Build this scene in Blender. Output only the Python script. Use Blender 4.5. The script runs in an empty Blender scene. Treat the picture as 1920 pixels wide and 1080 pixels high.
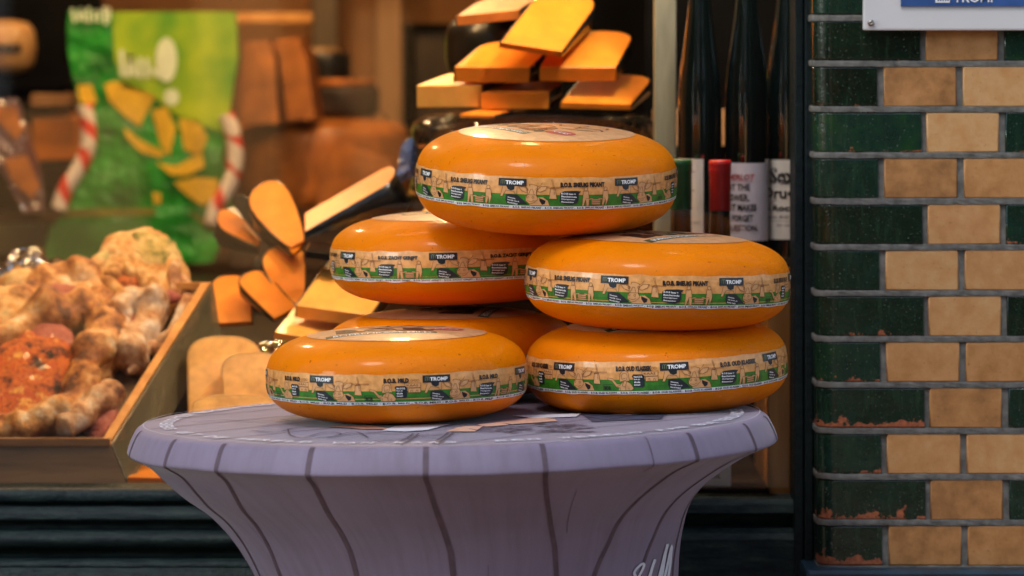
import bpy, bmesh, math, random
from mathutils import Vector, Matrix, noise
PI = math.pi
random.seed(7)
SC = bpy.context.scene
COL = SC.collection
F = 8688.0; YH = 60.0; ZC = 1.6; D = 6.0
def P(px, py, Y):
    d = Y + D
    return Vector(((px-960)*d/F, Y, ZC-(py-YH)*d/F))
def sx(px, Y): return (px-960)*(Y+D)/F
def sz(py, Y): return ZC-(py-YH)*(Y+D)/F

# ------------------------------------------------------------------ materials
def new_mat(name):
    m = bpy.data.materials.new(name); m.use_nodes = True
    nt = m.node_tree; b = nt.nodes['Principled BSDF']
    return m, nt, b
def N(nt, t, **kw):
    n = nt.nodes.new(t)
    for k, v in kw.items():
        if k in n.inputs: n.inputs[k].default_value = v
        else: setattr(n, k, v)
    return n
def coords(nt, kind='Object', scale=(1, 1, 1)):
    tc = N(nt, 'ShaderNodeTexCoord'); mp = N(nt, 'ShaderNodeMapping')
    mp.inputs['Scale'].default_value = scale
    nt.links.new(tc.outputs[kind], mp.inputs['Vector'])
    return mp.outputs['Vector']
def ramp(nt, fac, stops):
    r = N(nt, 'ShaderNodeValToRGB'); e = r.color_ramp.elements
    while len(e) < len(stops): e.new(0.5)
    for i, (p, c) in enumerate(stops):
        e[i].position = p
        e[i].color = (c[0], c[1], c[2], 1) if hasattr(c, '__len__') else (c, c, c, 1)
    nt.links.new(fac, r.inputs['Fac'])
    return r.outputs['Color']
def noise_tex(nt, vec, scale, detail=4, rough=.55):
    n = N(nt, 'ShaderNodeTexNoise'); n.inputs['Scale'].default_value = scale
    n.inputs['Detail'].default_value = detail; n.inputs['Roughness'].default_value = rough
    nt.links.new(vec, n.inputs['Vector']); return n.outputs['Fac']
def bump(nt, b, h, strength=.3, dist=.002):
    n = N(nt, 'ShaderNodeBump'); n.inputs['Strength'].default_value = strength
    n.inputs['Distance'].default_value = dist
    nt.links.new(h, n.inputs['Height']); nt.links.new(n.outputs['Normal'], b.inputs['Normal'])
def mat(name, c, rough=.5, var=.12, scale=30, kind='Object', vscale=(1, 1, 1), bmp=0, bscale=200, bdist=.001,
        metal=0, coat=0, sss=0, spec=.5, c2=None, detail=4):
    m, nt, b = new_mat(name)
    v = coords(nt, kind, vscale)
    f = noise_tex(nt, v, scale, detail)
    lo = c2 if c2 else tuple(x*(1-var*1.6) for x in c); hi = tuple(min(1, x*(1+var)) for x in c)
    nt.links.new(ramp(nt, f, [(.33, lo), (.67, hi)]), b.inputs['Base Color'])
    b.inputs['Roughness'].default_value = rough; b.inputs['Metallic'].default_value = metal
    b.inputs['Coat Weight'].default_value = coat; b.inputs['Coat Roughness'].default_value = .12
    b.inputs['Specular IOR Level'].default_value = spec
    if sss:
        b.inputs['Subsurface Weight'].default_value = sss
        b.inputs['Subsurface Radius'].default_value = (1, .35, .08)
        b.inputs['Subsurface Scale'].default_value = .012
    if bmp: bump(nt, b, noise_tex(nt, v, bscale, 3), bmp, bdist)
    return m
M = {}
def wax(name, c, coat=.45, rough=.33):
    m, nt, b = new_mat(name)
    v = coords(nt)
    f = noise_tex(nt, v, 9, 5)
    f2 = noise_tex(nt, v, 70, 4)
    nt.links.new(ramp(nt, f, [(.3, tuple(x*.86 for x in c)), (.7, tuple(min(1, x*1.08) for x in c))]), b.inputs['Base Color'])
    nt.links.new(ramp(nt, f2, [(.3, rough-.08), (.7, rough+.14)]), b.inputs['Roughness'])
    b.inputs['Specular IOR Level'].default_value = .05
    b.inputs['Coat Weight'].default_value = coat; b.inputs['Coat Roughness'].default_value = .13
    b.inputs['Subsurface Weight'].default_value = .12
    b.inputs['Subsurface Radius'].default_value = (1, .3, .05); b.inputs['Subsurface Scale'].default_value = .01
    # crackled wax: fine ripples, stronger in patches
    a = noise_tex(nt, v, 75, 6, .7); k = noise_tex(nt, v, 6, 2)
    mx = N(nt, 'ShaderNodeMath', operation='MULTIPLY'); nt.links.new(a, mx.inputs[0])
    nt.links.new(ramp(nt, k, [(.42, .10), (.62, 1.0)]), mx.inputs[1])
    bump(nt, b, mx.outputs[0], .6, .0042)
    # scuffs and small dents
    sc = noise_tex(nt, v, 160, 3, .6)
    old = b.inputs['Base Color'].links[0].from_socket
    mm = N(nt, 'ShaderNodeMixRGB', blend_type='MULTIPLY'); mm.inputs[0].default_value = 1
    nt.links.new(old, mm.inputs[1]); nt.links.new(ramp(nt, sc, [(.27, (.55, .45, .4)), (.33, (1, 1, 1))]), mm.inputs[2]); nt.links.new(mm.outputs[0], b.inputs['Base Color'])
    return m
M['wax'] = wax('orange_wax', (.80, .205, .0005), .22, .5)
M['kraft'] = mat('kraft_paper_print', (.78, .37, .115), .36, .12, 120, bmp=.2, bscale=60, bdist=.001, coat=.3, c2=(.64, .28, .075))
M['kraft2'] = mat('kraft_paper_top', (.66, .34, .15), .42, .10, 90, bmp=.25, bscale=150, bdist=.0006, coat=.15, c2=(.56, .27, .11))
M['grass_ink'] = mat('green_ink', (.035, .20, .012), .4, .2, 90, coat=.25)
M['white_ink'] = mat('white_ink', (.86, .86, .84), .45, .04, 90, coat=.1)
M['black_ink'] = mat('black_ink', (.012, .011, .012), .4, .3, 90, coat=.3)
M['brown_ink'] = mat('brown_ink', (.20, .06, .015), .4, .2, 90, coat=.1)
M['slate_ink'] = mat('slate_ink', (.014, .020, .026), .4, .3, 90, coat=.2)
M['gold_ink'] = mat('gold_ink', (.20, .24, .10), .4, .2, 90)
M['red_ink'] = mat('red_ink', (.42, .03, .03), .4, .2, 90)
M['tan_ink'] = mat('tan_ink', (.74, .38, .15), .35, .08, 120, coat=.4)
# table cover
def cloth_mat(name, c, c2):
    m, nt, b = new_mat(name)
    v = coords(nt, 'UV', (1, 1, 1))
    mp = N(nt, 'ShaderNodeMapping'); mp.inputs['Scale'].default_value = (130, 5, 1)
    nt.links.new(v, mp.inputs['Vector'])
    f = noise_tex(nt, mp.outputs[0], 1, 5, .6)
    f2 = noise_tex(nt, coords(nt), 7, 4)
    mx = N(nt, 'ShaderNodeMath', operation='ADD'); nt.links.new(f, mx.inputs[0]); nt.links.new(f2, mx.inputs[1])
    h = N(nt, 'ShaderNodeMath', operation='MULTIPLY'); nt.links.new(mx.outputs[0], h.inputs[0]); h.inputs[1].default_value = .5
    nt.links.new(ramp(nt, h.outputs[0], [(.36, c2), (.5, c), (.66, tuple(x*1.12 for x in c))]), b.inputs['Base Color'])
    b.inputs['Roughness'].default_value = .62
    b.inputs['Sheen Weight'].default_value = .25; b.inputs['Sheen Roughness'].default_value = .4
    w = noise_tex(nt, coords(nt, 'UV', (900, 900, 1)), 1, 2)
    wr = noise_tex(nt, coords(nt), 12, 3)
    ad = N(nt, 'ShaderNodeMath', operation='MULTIPLY_ADD'); nt.links.new(wr, ad.inputs[0]); ad.inputs[1].default_value = 2.2
    nt.links.new(w, ad.inputs[2])
    bump(nt, b, ad.outputs[0], .35, .0012)
    return m
M['cloth'] = cloth_mat('lavender_wood_print', (.212, .172, .252), (.180, .142, .200))
M['cloth_dark'] = mat('plum_print', (.105, .07, .095), .7, .15, 60)
M['cloth_white'] = mat('white_print', (.70, .72, .80), .6, .06, 60)
M['cloth_peach'] = mat('peach_print', (.72, .42, .30), .6, .12, 60)
M['cloth_navy'] = mat('navy_print', (.05, .06, .11), .6, .3, 60)
# wall
def tile_mat(name, cols, rough, chips, coat):
    m, nt, b = new_mat(name)
    at = N(nt, 'ShaderNodeVertexColor'); at.layer_name = 'tint'
    sp = N(nt, 'ShaderNodeSeparateColor'); nt.links.new(at.outputs['Color'], sp.inputs[0])
    v = coords(nt)
    f = noise_tex(nt, v, 38, 6, .65); g = noise_tex(nt, v, 9, 3)
    ad = N(nt, 'ShaderNodeMath', operation='MULTIPLY_ADD'); nt.links.new(sp.outputs[0], ad.inputs[0]); ad.inputs[1].default_value = .55
    nt.links.new(f, ad.inputs[2])
    s2 = N(nt, 'ShaderNodeMath', operation='MULTIPLY_ADD'); nt.links.new(g, s2.inputs[0]); s2.inputs[1].default_value = .45
    nt.links.new(ad.outputs[0], s2.inputs[2])
    hf = N(nt, 'ShaderNodeMath', operation='MULTIPLY'); nt.links.new(s2.outputs[0], hf.inputs[0]); hf.inputs[1].default_value = .5
    col = ramp(nt, hf.outputs[0], cols)
    fine = noise_tex(nt, v, 190, 4, .7)
    spk = ramp(nt, fine, [(.26, (.32, .3, .28)), (.40, (1, 1, 1))])
    mu = N(nt, 'ShaderNodeMixRGB', blend_type='MULTIPLY'); mu.inputs[0].default_value = .75
    nt.links.new(col, mu.inputs[1]); nt.links.new(spk, mu.inputs[2])
    out = mu.outputs[0]
    if chips:
        # crazing specks and paler streaks in the glaze
        st = noise_tex(nt, coords(nt, 'Object', (90, 90, 14)), 1, 5, .7)
        sk = ramp(nt, st, [(.52, 0), (.72, .4)]); sp2 = ramp(nt, noise_tex(nt, v, 330, 2, .5), [(.66, 0), (.70, .8)])
        for fac, cc in ((sk, (.03, .075, .035)), (sp2, (.12, .15, .12))):
            m3 = N(nt, 'ShaderNodeMixRGB'); nt.links.new(fac, m3.inputs[0]); nt.links.new(out, m3.inputs[1]); m3.inputs[2].default_value = (*cc, 1); out = m3.outputs[0]
        # terracotta where the glaze has come off, low on some tiles
        cn = noise_tex(nt, v, 24, 7, .72)
        a1 = N(nt, 'ShaderNodeMath', operation='MULTIPLY_ADD'); nt.links.new(cn, a1.inputs[0]); a1.inputs[1].default_value = 1.5
        nt.links.new(sp.outputs[1], a1.inputs[2])       # G = chip level (0..1)
        a2 = N(nt, 'ShaderNodeMath', operation='SUBTRACT'); nt.links.new(a1.outputs[0], a2.inputs[0]); nt.links.new(sp.outputs[2], a2.inputs[1])
        mask = ramp(nt, a2.outputs[0], [(.82, 0), (.84, 1)])
        red = ramp(nt, fine, [(.3, (.16, .035, .015)), (.7, (.46, .14, .05))])
        mz = N(nt, 'ShaderNodeMixRGB'); nt.links.new(mask, mz.inputs[0]); nt.links.new(out, mz.inputs[1]); nt.links.new(red, mz.inputs[2])
        out = mz.outputs[0]
        nt.links.new(ramp(nt, a2.outputs[0], [(.82, rough), (.84, .8)]), b.inputs['Roughness'])
    else:
        nt.links.new(ramp(nt, f, [(.3, rough-.12), (.7, rough+.12)]), b.inputs['Roughness'])
    nt.links.new(out, b.inputs['Base Color'])
    b.inputs['Coat Weight'].default_value = coat; b.inputs['Coat Roughness'].default_value = .08
    w = noise_tex(nt, v, 30, 3); w2 = noise_tex(nt, v, 160, 3)
    ad = N(nt, 'ShaderNodeMath', operation='MULTIPLY_ADD'); nt.links.new(w2, ad.inputs[0]); ad.inputs[1].default_value = .25
    nt.links.new(w, ad.inputs[2])
    bump(nt, b, ad.outputs[0], .5, .0022)
    return m
M['tile_green'] = tile_mat('green_glazed_tile', [(.3, (.004, .008, .004)), (.48, (.005, .018, .009)), (.62, (.007, .028, .018)), (.74, (.012, .045, .014)), (.85, (.03, .075, .02))], .2, True, .12)
M['tile_yellow'] = tile_mat('yellow_brick', [(.26, (.20, .09, .03)), (.42, (.41, .19, .058)), (.55, (.51, .255, .09)), (.66, (.56, .32, .13)), (.78, (.54, .235, .11))], .5, False, .08)
M['mortar'] = mat('grey_mortar', (.15, .148, .135), .95, .25, 60, bmp=.6, bscale=260, bdist=.001, spec=.15)
M['plinth_blue'] = mat('blue_plinth_paint', (.012, .035, .055), .4, .3, 20, bmp=.3, bscale=40)
def paint(name, c, hi):
    m, nt, b = new_mat(name)
    f = noise_tex(nt, coords(nt, 'Object', (5, 30, 30)), 4, 7, .72)
    f2 = noise_tex(nt, coords(nt), 140, 4, .7)
    col = ramp(nt, f, [(.35, c), (.6, tuple((a+h)/2 for a, h in zip(c, hi))), (.75, hi)])
    nt.links.new(col, b.inputs['Base Color'])
    nt.links.new(ramp(nt, f2, [(.3, .3), (.7, .65)]), b.inputs['Roughness'])
    b.inputs['Coat Weight'].default_value = .0; b.inputs['Specular IOR Level'].default_value = .16
    bump(nt, b, f2, .9, .002)
    return m
M['frame'] = paint('dark_green_gloss_paint', (.004, .008, .010), (.012, .022, .022))
M['sill'] = paint('weathered_sill_paint', (.003, .008, .012), (.035, .055, .048))
M['post'] = mat('sage_painted_wood', (.25, .25, .185), .6, .12, 12, vscale=(6, 6, 1), bmp=.2, bscale=60)
def wood(name, a, c, sc=(30, 30, 2.5), rough=.5):
    m, nt, b = new_mat(name)
    f = noise_tex(nt, coords(nt, 'Object', sc), 1, 6, .6)
    nt.links.new(ramp(nt, f, [(.35, a), (.62, c)]), b.inputs['Base Color'])
    b.inputs['Roughness'].default_value = rough
    bump(nt, b, f, .2, .001)
    return m
M['wood'] = wood('pine_wood', (.50, .20, .04), (.74, .37, .10))
M['wood_x'] = wood('pine_wood_long', (.26, .12, .045), (.46, .25, .11), (3, 30, 30))
M['wood_dark'] = wood('dark_wood', (.05, .026, .012), (.12, .06, .025), (3, 30, 30))
M['brown_wall'] = mat('brown_plaster', (.27, .12, .04), .8, .25, 3)
M['floor_dark'] = mat('dark_display_board', (.022, .013, .007), .5, .3, 8, spec=.2)
M['dark_room'] = mat('dark_backing', (.0035, .0033, .003), .8, .4, 6, spec=.05)
M['paving'] = mat('street_paving', (.30, .18, .115), .85, .25, 3, bmp=.4, bscale=40)
M['facade'] = mat('opposite_brick', (.05, .03, .022), .8, .3, 2)
# food
def cheese_mat(name, c, rough=.42, sss=.25, var=.1):
    return mat(name, c, rough, var, 22, bmp=.15, bscale=150, bdist=.0008, sss=sss, coat=.15)
M['ch_orange'] = cheese_mat('cut_cheese_orange', (.80, .265, .02))
M['ch_deep'] = cheese_mat('cut_cheese_deep_orange', (.70, .20, .006))
M['ch_pale'] = cheese_mat('cut_cheese_pale', (.86, .44, .09))
M['ch_cream'] = mat('cut_cheese_cream', (.90, .50, .17), .3, .16, 40, bmp=.5, bscale=35, bdist=.003, sss=.2, coat=.5)
M['ch_brown'] = cheese_mat('cheese_brown_rind', (.44, .145, .022), .5, .1, .25)
M['rind_black'] = mat('black_wax_rind', (.010, .011, .011), .3, .4, 30, bmp=.4, bscale=60, bdist=.002, coat=.4)
def plastic(name, c, metal=0, s=1.0, sc=26):
    m, nt, b = new_mat(name)
    v = coords(nt)
    w = N(nt, 'ShaderNodeTexVoronoi', feature='DISTANCE_TO_EDGE'); w.inputs['Scale'].default_value = sc
    n0 = noise_tex(nt, v, 18, 3)
    mpx = N(nt, 'ShaderNodeMixRGB'); mpx.inputs[0].default_value = .12
    nt.links.new(v, mpx.inputs[1])
    nc = N(nt, 'ShaderNodeTexNoise'); nc.inputs['Scale'].default_value = 14; nt.links.new(v, nc.inputs['Vector'])
    nt.links.new(nc.outputs['Color'], mpx.inputs[2]); nt.links.new(mpx.outputs[0], w.inputs['Vector'])
    ad = N(nt, 'ShaderNodeMath', operation='ADD'); nt.links.new(w.outputs['Distance'], ad.inputs[0]); nt.links.new(n0, ad.inputs[1])
    b.inputs['Base Color'].default_value = (*c, 1); b.inputs['Roughness'].default_value = .09
    b.inputs['Metallic'].default_value = metal; b.inputs['Coat Weight'].default_value = 1 if not metal else 0; b.inputs['Specular IOR Level'].default_value = .9
    b.inputs['Coat Roughness'].default_value = .05
    bump(nt, b, ad.outputs[0], s, .02)
    return m
M['black_plastic'] = plastic('black_shrink_wrap', (.012, .014, .017), 0, 1.0, 48)
M['foil'] = plastic('crumpled_foil', (.75, .72, .68), 1, 1, 40)
def crust(name, stops, sc=14, flour=.0):
    m, nt, b = new_mat(name)
    v = coords(nt)
    f = noise_tex(nt, v, sc, 6, .65)
    col = ramp(nt, f, stops)
    g = noise_tex(nt, v, sc*5, 4, .7)
    mu = N(nt, 'ShaderNodeMixRGB', blend_type='MULTIPLY'); mu.inputs[0].default_value = .6
    nt.links.new(col, mu.inputs[1]); nt.links.new(ramp(nt, g, [(.3, (.45, .32, .25)), (.55, (1, 1, 1))]), mu.inputs[2])
    nt.links.new(mu.outputs[0], b.inputs['Base Color'])
    b.inputs['Roughness'].default_value = .6; b.inputs['Coat Weight'].default_value = .04
    bump(nt, b, g, .7, .005)
    return m
M['crust'] = crust('bread_crust', [(.36, (.10, .03, .012)), (.43, (.36, .12, .03)), (.50, (.58, .26, .07)), (.57, (.70, .42, .18)), (.66, (.80, .68, .50))], 19)
M['crust_flour'] = crust('floury_crust', [(.36, (.16, .06, .025)), (.44, (.44, .20, .08)), (.52, (.64, .42, .24)), (.63, (.80, .70, .57))], 19)
M['crust_gold'] = crust('golden_crust', [(.32, (.38, .14, .03)), (.48, (.66, .34, .10)), (.62, (.78, .55, .26)), (.75, (.38, .42, .10))], 34)
M['filling'] = crust('baked_cheese_filling', [(.38, (.02, .008, .006)), (.43, (.30, .05, .012)), (.50, (.66, .17, .02)), (.56, (.48, .06, .018)), (.64, (.82, .42, .09))], 30)
M['salami'] = crust('salami_slice', [(.35, (.28, .06, .04)), (.55, (.45, .12, .09)), (.7, (.55, .25, .18))], 30)
M['herbs'] = crust('herb_cheese_topping', [(.36, (.14, .16, .03)), (.5, (.58, .42, .12)), (.65, (.75, .55, .25))], 40)
# bottles, bag, signs
def bottle_glass(name, c):
    m, nt, b = new_mat(name)
    b.inputs['Base Color'].default_value = (*c, 1); b.inputs['Roughness'].default_value = .06
    f = noise_tex(nt, coords(nt), 9, 3)
    nt.links.new(ramp(nt, f, [(.3, tuple(x*.5 for x in c)), (.7, tuple(x*1.5 for x in c))]), b.inputs['Base Color'])
    b.inputs['Coat Weight'].default_value = 1; b.inputs['Coat Roughness'].default_value = .03; b.inputs['Coat IOR'].default_value = 1.7; b.inputs['Specular IOR Level'].default_value = 1
    return m
M['glass_dark'] = bottle_glass('dark_bottle_glass', (.0012, .005, .005))
M['cap_red'] = mat('red_foil_capsule', (.50, .016, .018), .35, .12, 30, coat=.3)
M['cap_green'] = mat('green_foil_capsule', (.012, .10, .03), .35, .12, 30, coat=.3)
M['label_lilac'] = mat('lilac_label_paper', (.74, .74, .93), .55, .05, 30)
M['label_white'] = mat('white_label_paper', (.88, .85, .83), .55, .05, 30)
M['sign_white'] = mat('white_enamel', (.66, .66, .66), .3, .05, 4, coat=.4)
M['sign_blue'] = mat('blue_enamel', (.05, .13, .38), .3, .35, 5, coat=.4)
M['steel'] = mat('steel', (.35, .32, .28), .4, .3, 200, metal=.9)
M['bag_green'] = mat('green_bag_print', (.015, .30, .02), .35, .45, 11, coat=.4, bmp=.8, bscale=14, bdist=.03)
M['bag_lime'] = mat('lime_print', (.30, .42, .01), .4, .5, 9, coat=.3, c2=(.08, .34, .015), detail=2)
M['bag_yellow'] = mat('yellow_slice_print', (.78, .50, .03), .4, .2, 14, coat=.3)
M['bag_white'] = mat('white_bag_print', (.75, .88, .68), .4, .1, 14)
M['bag_pale'] = mat('pale_green_print', (.06, .22, .045), .45, .3, 8)
M['olive'] = mat('olive_print', (.20, .20, .02), .45, .3, 8)
def cord():
    m, nt, b = new_mat('red_white_cord')
    tc = N(nt, 'ShaderNodeTexCoord'); sp = N(nt, 'ShaderNodeSeparateXYZ'); nt.links.new(tc.outputs['UV'], sp.inputs[0])
    a = N(nt, 'ShaderNodeMath', operation='ADD'); nt.links.new(sp.outputs[0], a.inputs[0]); nt.links.new(sp.outputs[1], a.inputs[1])
    fr = N(nt, 'ShaderNodeMath', operation='FRACT'); nt.links.new(a.outputs[0], fr.inputs[0])
    nt.links.new(ramp(nt, fr.outputs[0], [(.60, (.80, .72, .66)), (.64, (.70, .05, .03))]), b.inputs['Base Color'])
    b.inputs['Roughness'].default_value = .6
    return m
M['cord'] = cord()
def glass():
    m = bpy.data.materials.new('window_glass'); m.use_nodes = True; nt = m.node_tree; nt.nodes.clear()
    o = N(nt, 'ShaderNodeOutputMaterial'); mx = N(nt, 'ShaderNodeMixShader'); t = N(nt, 'ShaderNodeBsdfTransparent')
    g = N(nt, 'ShaderNodeBsdfGlossy'); g.inputs['Roughness'].default_value = .01
    t.inputs['Color'].default_value = (.94, .95, .94, 1)
    fr = N(nt, 'ShaderNodeFresnel'); fr.inputs['IOR'].default_value = 1.45
    nt.links.new(fr.outputs[0], mx.inputs[0]); nt.links.new(t.outputs[0], mx.inputs[1]); nt.links.new(g.outputs[0], mx.inputs[2])
    nt.links.new(mx.outputs[0], o.inputs['Surface']); return m
M['glass'] = glass()
def clear_sheet():
    m = bpy.data.materials.new('clear_plastic_side'); m.use_nodes = True; nt = m.node_tree; nt.nodes.clear()
    o = N(nt, 'ShaderNodeOutputMaterial'); mx = N(nt, 'ShaderNodeMixShader'); t = N(nt, 'ShaderNodeBsdfTransparent')
    g = N(nt, 'ShaderNodeBsdfPrincipled'); g.inputs['Base Color'].default_value = (.15, .13, .075, 1); g.inputs['Roughness'].default_value = .2
    nt.links.new(ramp(nt, noise_tex(nt, coords(nt, 'Object', (40, 3, 3)), 1, 3), [(.3, .35), (.7, .85)]), mx.inputs[0])
    nt.links.new(t.outputs[0], mx.inputs[1]); nt.links.new(g.outputs[0], mx.inputs[2])
    nt.links.new(mx.outputs[0], o.inputs['Surface']); return m
M['clear'] = clear_sheet()
def emis(name, c, s):
    m, nt, b = new_mat(name); b.inputs['Base Color'].default_value = (*c, 1)
    b.inputs['Emission Color'].default_value = (*c, 1); b.inputs['Emission Strength'].default_value = s; return m
M['bulb'] = emis('lit_bulb', (1, .62, .28), 25)

# ------------------------------------------------------------------ mesh helpers
class MB:
    def __init__(s): s.v = []; s.f = []; s.m = []; s.sm = []; s.uv = {}; s.mats = []; s.vc = {}
    def mi(s, m):
        if m not in s.mats: s.mats.append(m)
        return s.mats.index(m)
    def vert(s, p): s.v.append(Vector(p)); return len(s.v)-1
    def face(s, idx, m, smooth=False, uv=None, vc=None):
        s.f.append(list(idx)); s.m.append(s.mi(m)); s.sm.append(smooth)
        if uv: s.uv[len(s.f)-1] = uv
        if vc: s.vc[len(s.f)-1] = vc
    def poly(s, pts, m, smooth=False): s.face([s.vert(p) for p in pts], m, smooth)
    def box(s, lo, hi, m, bev=0):
        x0, y0, z0 = lo; x1, y1, z1 = hi
        if bev:
            bm = bmesh.new(); bmesh.ops.create_cube(bm, size=1)
            for v in bm.verts:
                v.co = Vector(((x0+x1)/2+v.co.x*(x1-x0), (y0+y1)/2+v.co.y*(y1-y0), (z0+z1)/2+v.co.z*(z1-z0)))
            bmesh.ops.bevel(bm, geom=bm.edges[:], offset=bev, segments=2, affect='EDGES', profile=.6)
            s.add_bm(bm, m); return
        i = [s.vert(p) for p in ((x0,y0,z0),(x1,y0,z0),(x1,y1,z0),(x0,y1,z0),(x0,y0,z1),(x1,y0,z1),(x1,y1,z1),(x0,y1,z1))]
        for q in ((0,3,2,1),(4,5,6,7),(0,1,5,4),(1,2,6,5),(2,3,7,6),(3,0,4,7)): s.face([i[k] for k in q], m)
    def add_bm(s, bm, m, smooth=False):
        b = len(s.v); bm.verts.index_update()
        for v in bm.verts: s.v.append(v.co.copy())
        for f in bm.faces: s.face([b+v.index for v in f.verts], m, smooth)
        bm.free()
    def grid(s, rows, m, smooth=True, closed_u=False, uvs=None):
        ids = [[s.vert(p) for p in r] for r in rows]; nu = len(rows[0])
        for j in range(len(rows)-1):
            for i in range(nu if closed_u else nu-1):
                k = (i+1) % nu
                uv = None
                if uvs:
                    u0, u1 = i/nu, (i+1)/nu if closed_u else (i+1)/(nu-1)
                    uv = [(u0, uvs[j]), (u1, uvs[j]), (u1, uvs[j+1]), (u0, uvs[j+1])]
                s.face((ids[j][i], ids[j][k], ids[j+1][k], ids[j+1][i]), m, smooth, uv)
        return ids
    def lathe(s, prof, m, seg=48, c=(0, 0, 0), caps=True):
        rows = [[Vector(c)+Vector((r*math.cos(2*PI*i/seg), r*math.sin(2*PI*i/seg), z)) for i in range(seg)] for r, z in prof]
        ids = s.grid(rows, m, True, True)
        if caps:
            s.face(ids[0][::-1], m); s.face(ids[-1], m)
    def tube(s, path, rad, m, seg=10, amp=0, nsc=30, squash=1, uvlen=0):
        path = [Vector(p) for p in path]; n = len(path)
        rad = rad if hasattr(rad, '__len__') else [rad]*n
        up = Vector((0, 0, 1)); rows = []; acc = 0; vs = []
        for k, p in enumerate(path):
            t = (path[min(k+1, n-1)]-path[max(k-1, 0)]).normalized()
            a = t.cross(up)
            if a.length < .2: a = t.cross(Vector((0, 1, 0)))
            a.normalize(); b = t.cross(a)
            row = []
            for i in range(seg):
                th = 2*PI*i/seg; dr = a*math.cos(th)+b*math.sin(th)*squash
                q = p+dr*rad[k]
                if amp: q += dr*amp*noise.fractal(q*nsc, 1, 2, 3)
                row.append(q)
            rows.append(row); vs.append(acc*uvlen)
            if k < n-1: acc += (path[k+1]-p).length
        ids = s.grid(rows, m, True, True, vs if uvlen else None)
        s.face(ids[0][::-1], m, True); s.face(ids[-1], m, True)
    def blob(s, c, r, m, amp=.1, nsc=20, R=None, seg=28, seed=0):
        rows = []; c = Vector(c); R = R or Matrix.Identity(3)
        for j in range(1, seg//2):
            ph = PI*j/(seg//2); row = []
            for i in range(seg):
                th = 2*PI*i/seg
                d = Vector((math.sin(ph)*math.cos(th), math.sin(ph)*math.sin(th), math.cos(ph)))
                q = Vector((d.x*r[0], d.y*r[1], d.z*r[2]))
                q *= 1+amp*noise.fractal(R@q*nsc+Vector((seed, 3, 1)), 1, 2, 4)
                row.append(c+R@q)
            rows.append(row)
        ids = s.grid(rows, m, True, True)
        s.face(ids[0][::-1], m, True); s.face(ids[-1], m, True)
    def prism(s, pts, n, m, mside=None, smooth=False):
        n = Vector(n); a = [s.vert(p) for p in pts]; b = [s.vert(Vector(p)+n) for p in pts]
        s.face(a, m); s.face(b[::-1], m); k = len(pts)
        for i in range(k): s.face((a[i], b[i], b[(i+1) % k], a[(i+1) % k]), mside or m, smooth)
    def build(s, name, parent=None, loc=None, fix=True):
        me = bpy.data.meshes.new(name)
        me.from_pydata([tuple(v) for v in s.v], [], s.f)
        for m in s.mats: me.materials.append(M[m])
        me.polygons.foreach_set('material_index', s.m); me.polygons.foreach_set('use_smooth', s.sm)
        if s.uv:
            l = me.uv_layers.new(name='UVMap')
            for fi, uv in s.uv.items():
                for k, li in enumerate(me.polygons[fi].loop_indices): l.data[li].uv = uv[k]
        if s.vc:
            ca = me.color_attributes.new('tint', 'FLOAT_COLOR', 'CORNER')
            for fi, vc in s.vc.items():
                for k, li in enumerate(me.polygons[fi].loop_indices): ca.data[li].color = (*vc[k], 1)
        if fix:
            bm = bmesh.new(); bm.from_mesh(me); bmesh.ops.recalc_face_normals(bm, faces=bm.faces[:]); bm.to_mesh(me); bm.free()
        o = bpy.data.objects.new(name, me); COL.objects.link(o)
        if parent: o.parent = parent
        if loc: o.location = loc
        return o
def tag(o, label=None, cat=None, group=None, kind=None):
    for k, v in (('label', label), ('category', cat), ('group', group), ('kind', kind)):
        if v: o[k] = v
    return o
def thing(name, label, cat, loc=(0, 0, 0), group=None):
    o = bpy.data.objects.new(name, None); COL.objects.link(o); o.location = loc; o.empty_display_size = .05
    return tag(o, label, cat, group)
def recentre(root, c):
    """moves an Empty to c while its mesh children, built in world coordinates, stay put"""
    c = Vector(c); root.location = c
    def mv(o):
        for ch in o.children:
            if ch.type == 'MESH' and not ch.get('_m'):
                ch['_m'] = 1; ch.data.transform(Matrix.Translation(-c)); mv(ch)
    mv(root)
    def cl(o):
        for ch in o.children:
            if '_m' in ch: del ch['_m']
            cl(ch)
    cl(root)
def catmull(pts, n=8, closed=False):
    pts = [Vector(p) for p in pts]; out = []; L = len(pts)
    for i in range(L if closed else L-1):
        if closed: p0, p1, p2, p3 = (pts[(i+k-1) % L] for k in range(4))
        else: p0, p1, p2, p3 = pts[max(i-1, 0)], pts[i], pts[i+1], pts[min(i+2, L-1)]
        for k in range(n):
            t = k/n
            out.append(.5*((2*p1)+(p2-p0)*t+(2*p0-5*p1+4*p2-p3)*t*t+(3*p1-p0-3*p2+p3)*t**3))
    if not closed: out.append(pts[-1])
    return out

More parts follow.
